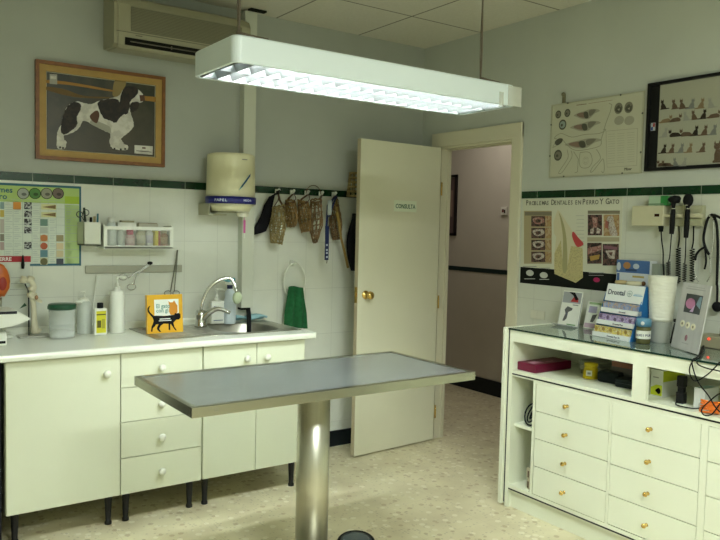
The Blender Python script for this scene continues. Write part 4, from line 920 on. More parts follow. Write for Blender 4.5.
# ================================================================== EXAMINATION TABLE
tx0, tx1, ty0, ty1, tz = -2.458, -1.172, -1.815, -1.222, .87
et = thing('examination_table', ((tx0+tx1)/2, (ty0+ty1)/2, 0), 'stainless steel veterinary examination table on a round column', 'table')
mb = MB(m=steel_top); rim = .022
mb.box((tx0+rim, ty0+rim, tz-.008), (tx1-rim, ty1-rim, tz-.003))
mb.mat(steel_rim)
for a_, b_ in (((tx0, ty0), (tx1, ty0+rim)), ((tx0, ty1-rim), (tx1, ty1)), ((tx0, ty0+rim), (tx0+rim, ty1-rim)), ((tx1-rim, ty0+rim), (tx1, ty1-rim))): mb.box((*a_, tz-.036), (*b_, tz), .0015)
mb.box((tx0+rim, ty0+rim, tz-.034), (tx1-rim, ty1-rim, tz-.03))
mb.build('tabletop', et)
mb = MB(m=steel); ex_ = (190+28/5.14*0)
for dx_ in (.085, .092): mb.cyl((tx0+dx_, ty0, tz-.014), (tx0+dx_, ty0-.0015, tz-.014), .0022, n=8); mb.cyl((tx0+dx_, ty0, tz-.022), (tx0+dx_, ty0-.0015, tz-.022), .0022, n=8)
mb.cyl((-1.69, ty0+.05, tz-.044), (-1.69, ty0+.05, tz-.034), .009, n=12); mb.build('rivet', et)
ccx, ccy = -1.80, -1.515
MB(m=steel_col).lathe([(.0685, .03), (.0685, tz-.044)], (ccx, ccy, 0), n=56).build('column', et)
MB(m=steel).box((ccx-.14, ccy-.11, tz-.044), (ccx+.14, ccy+.11, tz-.034), .003).build('mounting_plate', et)
MB(m=steel_col).lathe([(.26, 0), (.26, .012), (.24, .022), (.085, .028), (.07, .03), (0, .03)], (ccx, ccy, 0), n=56).build('base', et)
fp = thing('foot_pedal', (-1.46, -1.37, 0), 'dark rounded foot pedal on the floor beside the table column', 'pedal')
e0 = T(356, 545, 0); fpM = Matrix.Translation((e0.x+.0, e0.y, 0)) @ Matrix.Rotation(-YAW, 4, 'Z')
MB(fpM, P('pedal_black', (.012, .014, .016), .4)).lathe([(.083, 0), (.088, .006), (.088, .020), (.082, .026), (.076, .024), (0, .022)], n=36, sy=1.3).build('rim', fp)
MB(fpM, P('pedal_blue_grey', (.06, .09, .11), .3)).lathe([(.074, .024), (.06, .0262), (0, .027)], n=36, sy=1.3).build('pad', fp)

# ================================================================== RIGHT CABINET
RX = -.5; yE = -3.35; yL = -1.372
rc = thing('display_drawer_cabinet', (-.25, -2.3, 0), 'long white drawer cabinet with brass knobs and glass top along the right wall', 'cabinet')
def bx(mb, x0, x1, ya, yb, z0, z1, b=.0): mb.box((x0, ya, z0), (x1, yb, z1), b)
mb = MB(m=lam2)
bx(mb, RX, -.014, yL-.03, yL-.005, 0, .955)                    # left side board
bx(mb, -.02, -.014, yE, yL-.03, 0.07, .94)                     # back
bx(mb, RX, -.02, yE, yL-.03, .095, .125)                       # bottom board
bx(mb, RX+.02, RX+.036, yE, yL-.03, 0, .094)                   # plinth
bx(mb, RX, -.02, yE, yL-.03, .712, .742)                       # shelf board
bx(mb, RX, RX+.018, yE, yL-.03, .895, .955)                    # fascia
bx(mb, RX+.018, -.02, yE, yL-.03, .92, .94)                    # under-top
bx(mb, RX, -.02, -1.567, -1.55, .125, .712)                    # bay divider
bx(mb, RX+.018, -.02, -2.02, -2.012, .125, .712)
bx(mb, RX, -.02, yE, yE+.02, 0, .955)
bx(mb, RX, -.478, -2.194, -2.124, .742, .895)                   # divider in open compartment
bx(mb, RX+.03, -.02, -1.55, yL-.03, .437, .453)                # bay shelf
bx(mb, RX, RX+.018, -2.4885, -2.4585, .125, .712); bx(mb, RX, RX+.018, -2.0265, -2.0135, .125, .712)
bx(mb, RX+.004, RX+.018, -2.013, -1.567, .125, .133); bx(mb, RX+.001, RX+.018, -2.94, -1.567, .700, .712)
bx(mb, RX, RX+.018, yE+.02, -2.94, .125, .712)
mb.build('body', rc)
mb = MB(m=lam2); bx(mb, RX-.018, -.014, yL+.004, yL+.028, .012, .966, .002); mb.build('end_panel', rc)
mb = MB(m=blackm)
bx(mb, RX-.001, RX+.01, yE, yL-.03, .719, .7265); bx(mb, RX-.001, RX+.01, yE, yL-.03, .099, .1065); bx(mb, RX+.0, -.03, yL-.0045, yL+.0035, .02, .955)
mb.build('black_edging', rc)
cols = [(-1.570, -2.013, [.128, .274, .418, .560, .704], None), (-2.0275, -2.457, [.118+.0, .268, .412, .556, .695], None), (-2.4895, -2.935, [.128, .262, .409, .553, .70], None)]
kxs = [-1.771, -2.228, -2.70]
for ci, (ya, yb, zl, _) in enumerate(cols):
    if ci == 1: zl = [.128, .267, .412, .555, .702]
    for i in range(4):
        dwr = MB(m=lam2).box((RX-.001, yb+.001, zl[i]+.0018), (RX+.0165, ya-.001, zl[i+1]-.0018), .0012).build('drawer', rc)
        MB(m=brass).lathe([(.009, 0), (.007, .002), (.0045, .006), (.0045, .012), (.0095, .016), (.0115, .021), (.009, .027), (0, .029)], (RX-.001, kxs[ci], (zl[i]+zl[i+1])/2-.005), axis='-x', n=18).build('knob', dwr)
mb = MB(m=glass_top); mb.box((RX-.004, yE, .9555), (-.001, yL+.002, .964), .0012); mb.build('glass_sheet', rc, 'clear glass sheet with a dark green edge')
mb = MB(m=P('glass_edge', (.01, .035, .025), .15)); mb.box((RX-.0065, yE, .9555), (RX-.0042, yL+.002, .9635)); mb.build('glass_edge', rc)
# backing board under the glass
mb = MB(m=mat('top_board', (.30, .34, .28), .5)); mb.box((RX+.02, yE+.02, .9402), (-.015, yL-.03, .9545)); mb.build('top_panel', rc, 'grey green board under the glass')
ZT = .9645
# ---- open compartment contents (z .742)
zs = .7425
def onx(px_, py_, z=zs): return T(px_, py_, z)
M_ = Matrix.Translation((-.40, -1.545, zs)) @ Matrix.Rotation(math.radians(-62), 4, 'Z')
def loc_rot(x, y, z, deg): return Matrix.Translation((x, y, z)) @ Matrix.Rotation(math.radians(deg), 4, 'Z')
ma = MB(m=mat('magenta_box', (.14, .004, .030), .4)); M_ = loc_rot(-.468, -1.532, zs, 0); bw, bd_, h_ = .285, .126, .045
ma.M = M_; ma.box((0, 0, 0), (bw, bd_, h_), .005); ma.mat(P('magenta_print', (.50, .25, .32))).box((.02, .03, h_), (.10, .075, h_+.0006)).box((.12, .03, h_), (.18, .045, h_+.0006))
mago = ma.build('magenta_box', None, 'flat magenta box at the left of the open compartment', 'box')
# yellow tub
c = onx(588, 378.5); c.z = zs; c.x += .02
o = thing('yellow_tub', c, 'yellow plastic tub with a white label in the open compartment', 'tub')
MB(m=mat('tub_yellow', (.64, .50, .01), .35)).lathe([(.038, zs), (.039, zs+.004), (.034, zs+.050), (.031, zs+.053), (.031, zs+.062), (.034, zs+.063), (.034, zs+.078), (0, zs+.080)], (c.x, c.y, 0), n=30).build('body', o)
dq = (CAM-c); dq.z = 0; aq = math.atan2(dq.y, dq.x)
mb = MB(Matrix.Translation((c.x, c.y, 0)) @ Matrix.Rotation(aq+PI/2, 4, 'Z') @ MA(0, 0, -.0385), paper); mb.box((-.022, zs+.018, -.006), (.006, zs+.044, .0005)); mb.mat(grey_ink).box((-.016, zs+.025, .0005), (0, zs+.036, .001)); mb.build('tub_label', o)
# black pouches & books behind
def lump(px_, py_, rx, ry, rz, m, name, label, cat, rot=0):
    c = onx(px_, py_); 
    mb = MB(loc_rot(c.x, c.y, zs+rz, rot), m); mb.ball((0, 0, 0), (rx, ry, rz), 20, noise_amp=.12); return mb.build(name, None, label, cat)
c = onx(608, 383); mb = MB(loc_rot(c.x+.035, c.y, zs, -80), mat('black_case', (.015, .02, .02), .45)); mb.box((-.062, -.05, 0), (.055, .05, .056), .02, 4); mb.build('black_pouch', None, 'rounded black case right of the yellow tub', 'case')
c = onx(625, 388); mb = MB(loc_rot(c.x+.04, c.y, zs, -82), mat('black_case2', (.02, .026, .026), .5)); mb.box((-.055, -.05, 0), (.052, .05, .042), .010, 3); mb.mat(P('case_seam', (.05, .06, .06))).box((-.054, -.0505, .02), (.051, .0505, .022)); mb.build('grey_black_case', None, 'dark grey case leaning against the compartment divider', 'case')
stk_c = [((.42, .50, .46), 'pale green folder'), ((.25, .09, .05), 'red brown folder'), ((.52, .50, .34), 'cream folder')]
bz = zs+.001
for i, (cc, nm) in enumerate(((( .30, .33, .33), 'grey bottom book'), ((.07, .075, .07), 'black book'), ((.10, .09, .08), 'dark brown book'), ((.23, .085, .045), 'red brown book'))):
    th = .025
    mb = MB(loc_rot(-.160+.003*i, -1.945, bz, -3+2*i), P('book_c%d' % i, cc, .5)); mb.box((-.12, -.10, 0), (.12, .10, th), .001)
    mb.build('stacked_book', None, nm + ' in the pile at the back of the open compartment', 'book', 'pile of books behind the black cases'); bz += th+.0005
bz = zs+.001
for i, cc in enumerate(((.20, .20, .13), (.34, .36, .28), (.24, .26, .2))):
    mb = MB(loc_rot(-.15, -1.70, bz, 10-9*i), P('tray_c%d' % i, cc, .5)); mb.box((-.09, -.07, 0), (.09, .07, .022), .002)
    mb.build('carton', None, ('dull olive', 'pale', 'grey green')[i]+' flat carton, '+('bottom', 'middle', 'top')[i]+' of the pile behind the yellow tub', 'carton', 'flat cartons behind the yellow tub'); bz += .0225
# right section: yellow/white carton, black device, white box, orange cable
def upbox(px0_, px1_, pyb, x0, depth, h, m, name, label, cat):
    a = B(px0_, pyb, x0); b = B(px1_, pyb, x0)
    mb = MB(m=m); mb.box((x0, b.y, zs), (x0+depth, a.y, zs+h), .001); return mb, a.y, b.y
ya, yb = -2.138, -2.198; mb = MB(m=P('carton_white', (.70, .73, .66), .4)); mb.box((-.38, yb, zs), (-.22, ya, zs+.122), .001)
mb.M = MBm(0, 0, -.38); lime = P('carton_lime', (.52, .60, .02))
mb.mat(lime).prism([(-ya+.002, zs+.006), (-yb-.002, zs+.006), (-yb-.002, zs+.055), (-ya+.03, zs+.055), (-ya+.002, zs+.04)], 0, .0008)
mb.mat(ink).prism(disc(-yb-.018, zs+.028, .010, .014), .0008, .0014); mb.prism(disc(-ya+.035, zs+.028, .009, .008), .0008, .0014); mb.mat(grey_ink).box((-ya+.012, zs+.085, 0), (-yb-.02, zs+.09, .0008))
mb.M = Matrix.Identity(4); mb.mat(lime).box((-.378, yb-.0006, zs+.07), (-.20, yb-.0001, zs+.12))
mb.build('lime_carton', None, 'white and lime carton with black figures right of the divider', 'carton')
mb = MB(m=P('narrow_carton', (.60, .62, .45), .4)).box((-.385, -2.132, zs), (-.22, -2.105, zs+.12), .001).mat(lime).box((-.3856, -2.130, zs+.03), (-.3851, -2.107, zs+.11))
mb.build('narrow_lime_carton', None, 'narrow lime carton between the divider and the larger lime carton', 'carton')
c = onx(679, 402.5); c = B(681, 404, -.40)
o = thing('black_handset', (-.39, c.y, zs), 'upright black handset with a lead in the right compartment', 'handset')
mb = MB(m=mat('handset_black', (.012, .013, .014), .35)); mb.M = Matrix.Translation((-.40, c.y, 0)); mb.box((-.016, -.018, zs), (.016, .018, zs+.05), .005, 3); mb.box((-.013, -.013, zs+.05), (.013, .013, zs+.075), .004, 3); mb.box((-.017, -.017, zs+.072), (.017, .017, zs+.122), .007, 3); mb.build('body', o)
mb = MB(m=dark); mb.tube([(-.417, c.y+.001, zs+.012), (-.44, c.y-.0, zs+.006), (-.475, c.y-.03, zs+.006), (-.47, c.y-.09, zs+.006), (-.45, c.y-.13, zs+.015), (-.42, c.y-.17, zs+.035)], .0028, 7, sub=5); mb.build('lead', o)
mb = MB(m=P('small_white_box', (.64, .67, .64), .4)).box((-.43, -2.425, zs), (-.32, -2.378, zs+.088), .001); mb.mat(P('box_teal_top', (.22, .34, .33))).box((-.42, -2.42, zs+.088), (-.34, -2.385, zs+.0888)); mb.build('small_white_box', None, 'small white box beside the orange cable', 'box')
oc = MB(m=mat('orange_cable', (.72, .16, .01), .4)); c0 = onx(705, 413); 
for k in range(5):
    oc.tube([Vector((-.462+.022*math.cos(t)+.002*k, -2.466+.038*math.sin(t), zs+.008+.009*k+.004*math.sin(2*t+k))) for t in [2*PI*j/20 for j in range(20)]], .0045, 7, closed=True)
oc.build('orange_cable_coil', None, 'bright orange coiled cable in the right compartment', 'cable')
# black cables hanging from the top at right
bc = MB(m=dark)
bc.tube([T(712, 347, ZT+.006), T(706, 343, ZT+.006), T(702, 348, ZT+.006), T(698, 356.5, ZT+.006), B(692, 361, -.515), B(695, 375, -.515), B(700, 385, -.515), B(708, 395, -.512), B(716, 408, -.51), B(724, 415, -.51)], .0028, 7, sub=6)
bc.tube([B(731, 380, -.52), B(722, 372, -.52), B(706, 368, -.52), B(697, 363, -.52), T(701, 356, ZT+.006), T(703, 347, ZT+.006), T(712, 344, ZT+.006), T(728, 347, ZT+.006)], .0028, 7, sub=6)
bc.tube([B(720, 362, -.52), B(708, 374, -.525), B(695, 381, -.525), B(689.5, 372, -.52), B(692, 362, -.512), T(700, 357, ZT+.006), T(705, 349, ZT+.004)], .0025, 7, sub=6)
bc.tube([B(732, 390, -.53), B(721, 393, -.53), B(712, 399, -.53), B(702, 409, -.53), B(704, 415, -.53), B(712, 414, -.53), B(722, 402, -.53), B(733, 398, -.53)], .0028, 7, sub=6)
bc.build('tangled_black_cables', None, 'tangle of black cables hanging over the front of the cabinet at the right edge', 'cables')
# left bay contents
cb = MB(m=mat('cable_dark', (.012, .018, .024), .4)); zc = .4545
for k in range(6):
    cy_, cx_ = -1.495+.004*k, -.44+.012*k
    cb.tube([Vector((cx_+.02*math.sin(t+k), cy_+(.046-.003*k)*math.cos(t+k*.5), zc+.062+(.055-.003*k)*math.sin(t)+.006*k)) for t in [2*PI*j/18 for j in range(18)]], .0042, 7, closed=True)
cb.build('cable_bundle', None, 'coiled dark cable bundle on the upper shelf of the left bay', 'cable')
for k in range(2):
    mb = MB(m=P('small_carton%d' % (k % 2), ((.55, .50, .34), (.50, .46, .32))[k % 2], .5)); z_ = .1255+k*.0555
    mb.box((-.465, -1.5485, z_), (-.37, -1.500+.006*k, z_+.055), .001).mat(P('carton_mark', (.10, .06, .035))).box((-.4656, -1.512, z_+.006), (-.46505, -1.502, z_+.04))
    mb.build('small_carton', None, ('lower', 'upper')[k]+' small beige carton of the two stacked in the left bay', 'carton', 'beige cartons stacked in the left bay')

# ---- on the glass top
def panel_item(name, pts_px, x0, dx, th, label, cat, m=paper):
    """leaning sheet: bottom corners at depth x0, top leaning back by dx"""
    pass
def lean_frame(pbl, pbr, h, lean_deg, xb):
    """frame for a sheet standing at x=xb between two pixel columns; u along -y, v up along the lean, w to the viewer"""
    a = B(*pbl, xb); b = B(*pbr, xb); L = math.radians(lean_deg)
    u = Vector((0, -1, 0)); v = Vector((math.sin(L), 0, math.cos(L))); w_ = Vector((-math.cos(L), 0, math.sin(L)))
    M = Matrix(((u.x, v.x, w_.x, xb), (u.y, v.y, w_.y, a.y), (u.z, v.z, w_.z, ZT+.0005), (0, 0, 0, 1)))
    return M, (a.y-b.y)
# brochure holder 1
xb = -.16; a = T(557.5, 325, ZT)
M, wd = lean_frame((557.5, 325), (576.5, 329), .19, 12, xb)
hgt = .195
o = thing('brochure_stand', (xb, -1.48, ZT), 'leaning white brochure with a red and black picture in a clear stand', 'brochure')
MB(M, mat('clear_acrylic', (.8, .85, .82), .1, alpha=.4)).box((-.005, 0, -.008), (wd+.005, hgt*.86, -.006)).box((-.005, 0, -.008), (wd+.005, .003, .05)).build('acrylic_stand', o)
mb = MB(M, paper); mb.box((0, .004, -.0055), (wd, hgt, -.002))
def U(M_items, wd, hgt): pass
mb.mat(P('broch_grey', (.34, .36, .36))).box((.004, hgt*.66, -.002), (wd-.004, hgt*.97, -.0014))
mb.mat(P('broch_red', (.38, .03, .03))).prism([(wd*.45, hgt*.70), (wd*.85, hgt*.70), (wd*.82, hgt*.82), (wd*.65, hgt*.90)], -.0014, -.001)
mb.mat(ink).prism([(wd*.3, hgt*.97), (wd*.6, hgt*.97), (wd*.85, hgt*.78), (wd*.7, hgt*.75), (wd*.55, hgt*.88)], -.0014, -.0009)
mb.mat(P('broch_dog', (.10, .10, .095))).prism([(wd*.2, hgt*.14), (wd*.3, hgt*.36), (wd*.22, hgt*.46), (wd*.35, hgt*.56), (wd*.62, hgt*.52), (wd*.6, hgt*.46), (wd*.42, hgt*.40), (wd*.4, hgt*.22), (wd*.3, hgt*.14)], -.002, -.0013)
mb.mat(P('broch_green', (.12, .28, .10))).box((wd*.45, hgt*.04, -.002), (wd*.9, hgt*.07, -.0013)); mb.mat(grey_ink).box((wd*.6, hgt*.6, -.002), (wd*.88, hgt*.63, -.0013))
mb.build('leaflet', o)
# brochure 2 (partly behind the display)
xb = -.13; M, wd = lean_frame((583, 328), (606, 333), .15, 14, xb); hgt = .150
mb = MB(M, paper); mb.box((0, 0, -.004), (wd, hgt, 0)); mb.mat(P('broch_pink', (.46, .34, .40))).box((.004, .006, 0), (wd*.5, hgt*.2, .0006)); mb.mat(P('broch_ltgreen', (.30, .44, .22))).box((.01, hgt*.88, 0), (wd*.8, hgt*.96, .0006)); mb.mat(P('broch_dog', (0, 0, 0))).prism([(wd*.25, hgt*.25), (wd*.3, hgt*.5), (wd*.5, hgt*.55), (wd*.45, hgt*.4), (wd*.38, hgt*.25)], 0, .0007); mb.mat(P('broch_violet', (.36, .34, .46))).box((wd*.1, hgt*.58, 0), (wd*.45, hgt*.82, .0006))
mb.build('small_brochure', None, 'small white brochure with a green heading tucked left of the tablet display', 'brochure')
mb = MB(m=P('pale_carton', (.50, .58, .58), .5)).box((-.095, -1.72, ZT), (-.03, -1.66, ZT+.20), .001).mat(P('carton_bluish', (.20, .34, .42))).box((-.0956, -1.715, ZT+.12), (-.0951, -1.665, ZT+.19)); mb.build('pale_blue_carton', None, 'pale blue carton standing against the wall behind the small brochure', 'carton')
# stepped tablet display
o_x = -.36
Pb0 = T(590.5, 332, ZT); Pb1 = T(629.5, 341, ZT)
yl, yr = B(592, 333, -.33).y, B(632.5, 341, -.33).y
W_ = yl-yr
ds = thing('tablet_display_box', (-.25, (yl+yr)/2, ZT), 'stepped blue and white cardboard tablet display on the glass top', 'display box')
blu = P('display_blue', (.015, .14, .36), .4); dwh = P('display_white', (.74, .78, .74), .4)
steps = [(-.33, 0, .052), (-.295, .052, .104), (-.26, .104, .156)]
mb = MB(m=blu); mb.box((-.225, yr-.004, ZT), (-.16, yl, ZT+.258), .001); mb.prism([(-.325, ZT), (-.225, ZT), (-.225, ZT+.258), (-.255, ZT+.20)], -yl, -yl+.003, M=Matrix(((1, 0, 0, 0), (0, 0, -1, 0), (0, 1, 0, 0), (0, 0, 0, 1)))); mb.prism([(-.325, ZT), (-.225, ZT), (-.225, ZT+.258), (-.255, ZT+.20)], -yr, -yr+.004, M=Matrix(((1, 0, 0, 0), (0, 0, -1, 0), (0, 1, 0, 0), (0, 0, 0, 1))))
mb.build('carton_shell', ds)
tiers = [('Drontal Plus XL', ((.60, .50, .10), (.30, .20, .04), (.66, .62, .40)), .0), ('Drontal Plus', ((.34, .26, .46), (.12, .08, .14), (.55, .50, .62)), .057), ('Drontal', ((.18, .24, .42), (.30, .34, .46), (.55, .34, .08)), .114)]
for i, (tx, cs, zo) in enumerate(tiers):
    x0 = -.335+.024*i; M = MBm(yl-.004-.002*i, ZT+zo*1.05+.0006, x0); wd = W_-.004-.0*i
    mb = MB(M, dwh); mb.box((0, 0, -.030), (wd, .022, 0)); 
    mb.text and mb.mat(P('display_ink', (.06, .07, .10))).text(tx, .0125, wd*.60, .006, .0003, align='CENTER')
    mb.mat(mottled('tier_picture%d' % i, [cs[0], cs[1], cs[2], cs[0]], 70.)).box((.002, .022, -.028), (wd-.004, .052, -.012))
    random.seed(5+i)
    for k in range(0, 9, 2):
        xx = .008+(wd-.03)*k/8.5; mb.mat(P('tier%d%s' % (i, 'bc'[k % 2]), cs[1+k % 2])).prism(disc(xx+.006, .036+random.uniform(-.006, .006), .007+.003*random.random(), .010), -.012, -.0114)
    mb.build('tablet_tray', ds)
L = math.radians(14); M = Matrix(((0, math.sin(L), -math.cos(L), -.262), (-1, 0, 0, yl-.006), (0, math.cos(L), math.sin(L), ZT+.176), (0, 0, 0, 1)))
mb = MB(M, dwh); wd = W_-.0; mb.box((0, 0, -.003), (wd, .088, 0)); mb.mat(P('display_ink', (0, 0, 0))).text('Drontal', .036, wd*.05, .034, .0004, sx=.95)
c_ = (wd*.64, .046); mb.mat(P('emblem_green', (.12, .25, .22))); mb.prism([(c_[0]+.0155*math.cos(2*PI*k/24), c_[1]+.0155*math.sin(2*PI*k/24)) for k in range(24)], 0, .0004); mb.mat(dwh).prism(disc(*c_, .0135), .0004, .0007)
mb.mat(P('emblem_green', (0, 0, 0))).text('BAYER', .0075, c_[0], c_[1]-.0028, .0009, align='CENTER', sx=.9)
for dy_, ch_ in ((.0075, 'B'), (.0025, 'A'), (-.0078, 'E'), (-.0128, 'R')): mb.text(ch_, .0058, c_[0], c_[1]+dy_-.0005 if dy_ > 0 else c_[1]+dy_+.0005, .0009, align='CENTER')
mb.mat(P('display_cyan', (.20, .42, .58))).box((wd*.74, .038, 0), (wd*.98, .042, .0004)).box((wd*.76, .045, 0), (wd*.95, .047, .0004))
mb.build('header_card', ds)
ds.rotation_euler.z = math.radians(-7)
def on_display(x, y): q = Matrix.Rotation(math.radians(-7), 3, 'Z') @ Vector((x+.25, y-(yl+yr)/2, 0)); return (q.x-.25, q.y+(yl+yr)/2)
# bones/shells on top of the display
mb = MB(m=P('tan_biscuit', (.48, .38, .18), .7)); mb.M = Matrix.Translation((*on_display(-.192, yl-.045), ZT+.2585)); mb.lathe([(.026, 0), (.032, .006), (.028, .018), (.0, .021)], n=18); mb.build('tan_disc', None, 'small tan round tin on the left top of the tablet display', 'tin')
mb = MB(m=P('cream_tin', (.62, .58, .38), .5)); mb.M = Matrix.Translation((*on_display(-.192, yl-.13), ZT+.2585)); mb.lathe([(.036, 0), (.040, .004), (.040, .016), (.030, .020), (0, .020)], n=22); mb.mat(P('brown_bit', (.16, .07, .02))).ball((.01, -.042, .012), (.011, .011, .012)); mb.build('cream_tin', None, 'cream round tin on the right top of the tablet display', 'tin')
# box behind, blue with picture
ya_, yb_ = B(617, 300, -.06).y, B(650, 300, -.06).y
zb_ = B(625, 282, -.06).z
mb = MB(m=P('back_box_white', (.62, .66, .66), .5)); z1_ = B(618, 259.5, -.075).z
mb.box((-.075, yb_, ZT), (-.012, ya_, z1_), .001); mb.M = MBm(ya_, z1_, -.075); w2 = ya_-yb_
mb.mat(P('back_box_blue', (.06, .14, .32))).box((0, -.065, 0), (w2, 0, .0006)); mb.mat(P('back_box_orange', (.42, .20, .06))).prism(disc(w2*.32, -.028, .022, .018), .0006, .001); mb.mat(P('back_box_pale', (.50, .56, .60))).prism(disc(w2*.60, -.03, .018, .014), .0006, .001).prism(disc(w2*.07, -.035, .012, .022), .0006, .001)
mb.mat(P('back_box_navy', (.02, .05, .13))).box((w2*.28, -.056, .0006), (w2*.62, -.045, .001)); mb.mat(P('back_box_gold', (.45, .36, .10))).box((w2*.5, -.088, 0), (w2*.85, -.078, .0006)); mb.mat(P('back_box_blue', (0, 0, 0))).box((w2*.02, -.15, 0), (w2*.1, -.07, .0006))
mb.build('blue_picture_carton', None, 'large blue and white carton standing behind the tablet display', 'carton')
mb = MB(m=P('grey_green_carton', (.27, .31, .25), .5)); y2 = B(658, 300, -.06).y; mb.box((-.06, y2, ZT), (-.012, yb_-.002, z1_-.012), .001); mb.build('grey_green_carton', None, 'grey green carton right of the blue and white carton', 'carton')
# bottle with ROGIPUR label
c = T(640, 342, ZT); c.x += .03; c = Vector((-.315, B(643, 341, -.315).y, 0))
o = thing('labelled_jar', (c.x, c.y, ZT), 'dark glass jar with a white lettered band and blue lid beside the display', 'jar')
MB(m=mat('dark_jar', (.10, .10, .035), .2)).lathe([(.031, ZT), (.033, ZT+.004), (.033, ZT+.072), (.029, ZT+.080)], (c.x, c.y, 0), n=28).build('glass_body', o)
mb = MB(m=paper).lathe([(.0336, ZT+.024), (.0336, ZT+.062)], (c.x, c.y, 0), n=28, cap=False)
mb.mat(P('jar_ink', (.06, .07, .12))); dq = CAM-Vector((c.x, c.y, 0)); a0 = math.atan2(dq.x, -dq.y)
cyltext(mb, 'ROGIPUR', .015, -a0*0-1.02-.95+.05, ZT+.036, .0340, c.x, c.y); mb.build('jar_label', o)
mb = MB(m=P('jar_lid_blue', (.10, .26, .38), .4)).lathe([(.030, ZT+.080), (.034, ZT+.082), (.034, ZT+.114), (.029, ZT+.118), (0, ZT+.118)], (c.x, c.y, 0), n=28); mb.mat(P('lid_white', (.7, .72, .7))).ball((c.x-.028, c.y-.013, ZT+.097), (.009, .009, .010)); mb.build('lid', o)
# stack of plastic cups
xcup = -.20; c0, c1 = B(648, 300, xcup).y, B(676, 300, xcup).y; yc_ = (c0+c1)/2; rt = abs(c0-c1)/2*.90
zt_ = B(662, 276, xcup).z; zm = B(655, 318, xcup).z
cupm = mat('cup_plastic', (.72, .72, .60), .35)
mb = MB(m=cupm); 
prof = [(rt*.78, zm-.01)]
nl = 14
for k in range(nl): zz1 = zm+(zt_-zm)*k/nl; f_ = .80+.20*k/nl; prof += [(rt*f_, zz1), (rt*f_+.0015, zz1+.004), (rt*f_, zz1+.006)]
prof += [(rt, zt_-.004), (rt+.002, zt_), (rt-.004, zt_), (rt*.8, zt_-.06), (0, zt_-.06)]
mb.lathe(prof, (xcup, yc_, 0), n=36); mb.build('plastic_cup_stack', None, 'tall stack of cream plastic cups on the glass top', 'cups')
mb = MB(m=mat('clear_cup', (.85, .88, .80), .15, alpha=.38)); mb.lathe([(rt*.62, ZT), (rt*.64, ZT+.003), (rt*.76, zm-.014), (rt*.80, zm-.011), (rt*.73, zm-.014), (rt*.60, ZT+.006), (0, ZT+.006)], (xcup, yc_, 0), n=36, cap=False); mb.build('clear_cup', None, 'clear plastic cup under the stack of cream cups', 'cup')
# silver information stand
PL = Vector((-.298, -2.177, ZT)); PR = Vector((-.405, -2.370, ZT)); wd = (PR-PL).length; u_ = (PR-PL)/wd; nb_ = Vector((-u_.y, u_.x, 0)); L_ = math.radians(9); hgt = .30
v_ = Vector((0, 0, 1))*math.cos(L_)+nb_*math.sin(L_); w_ = u_.cross(v_)
M = Matrix(((u_.x, v_.x, w_.x, PL.x), (u_.y, v_.y, w_.y, PL.y), (u_.z, v_.z, w_.z, ZT+.003), (0, 0, 0, 1)))
si = thing('silver_display_stand', (-.35, -2.27, ZT), 'leaning silver plate with a pink photo and three round buttons', 'display stand')
sil = brushed('silver_plate', (.60, .60, .57), .42, (30, 30, 4)); sil.node_tree.nodes['Principled BSDF'].inputs['Metallic'].default_value = .35
MB(M, sil).box((0, 0, -.006), (wd, hgt, 0), .002).build('plate', si)
mb = MB(M, P('print_dark', (.05, .06, .06))); mb.box((wd*.22, hgt*.56, 0), (wd*.80, hgt*.84, .0008)); mb.mat(P('print_pink', (.50, .20, .34))).prism(disc(wd*.42, hgt*.70, wd*.17, hgt*.08), .0008, .0012); mb.mat(P('print_teal', (.20, .30, .34))).prism([(wd*.62, hgt*.70), (wd*.78, hgt*.64), (wd*.78, hgt*.82), (wd*.7, hgt*.82)], .0008, .0012)
mb.mat(P('print_lilac', (.55, .42, .60))).prism([(wd*.44, hgt*.58), (wd*.6, hgt*.70), (wd*.56, hgt*.58)], .0012, .0015)
for k in range(3):
    cxk = wd*(.27+.20*k); cyk = hgt*(.385-.008*k)
    mb.mat(P('button_cream', (.76, .72, .52))).prism(disc(cxk, cyk, .017, .015), 0, .0015).mat(P('button_mark', (.25, .22, .14))).prism(disc(cxk, cyk, .006), .0015, .002)
mb.mat(P('seal_red', (.30, .14, .17))).prism(disc(wd*.50, hgt*.19, .0105, .014), 0, .0008).mat(P('line_grey', (.42, .42, .40))).box((wd*.15, hgt*.91, 0), (wd*.85, hgt*.925, .0005)).box((wd*.2, hgt*.945, 0), (wd*.8, hgt*.955, .0005)).box((wd*.38, hgt*.10, 0), (wd*.62, hgt*.115, .0006))
mb.build('printed_panel', si)
mb = MB(M, P('prop_black', (.02, .02, .02))); mb.tube([(-.008, hgt*.36, -.003), (-.012, hgt*.2, -.003), (-.012, hgt*.04, -.003)], .0035, 8); mb.ball((-.010, hgt*.40, -.002), (.009, .009, .007)); mb.build('side_clip', si)
MB(M, P('prop_black', (0, 0, 0))).box((wd*.3, .012, -.045), (wd*.7, .018, -.0065)).build('support', si)
# charger with red light
c = B(712, 326, -.10); cg = thing('battery_charger', (-.10, -2.31, ZT), 'beige charger with a glowing red light near the right edge of the photo', 'charger')
ych = B(700, 335, -.12).y
MB(m=P('charger_beige', (.36, .34, .22), .5)).box((-.16, ych-.20, ZT), (-.04, ych, ZT+.055), .005).build('housing', cg)
rq = B(709, 334, -.163); MB(m=mat('red_light', (1, .05, .02), .4, emit=.9)).ball((-.162, rq.y, ZT+.042), .0055, 10).build('indicator_light', cg)
mb = MB(m=dark); mb.box((-.13, rq.y-.07, ZT+.055), (-.08, rq.y-.03, ZT+.10), .006); mb.build('socket', cg)

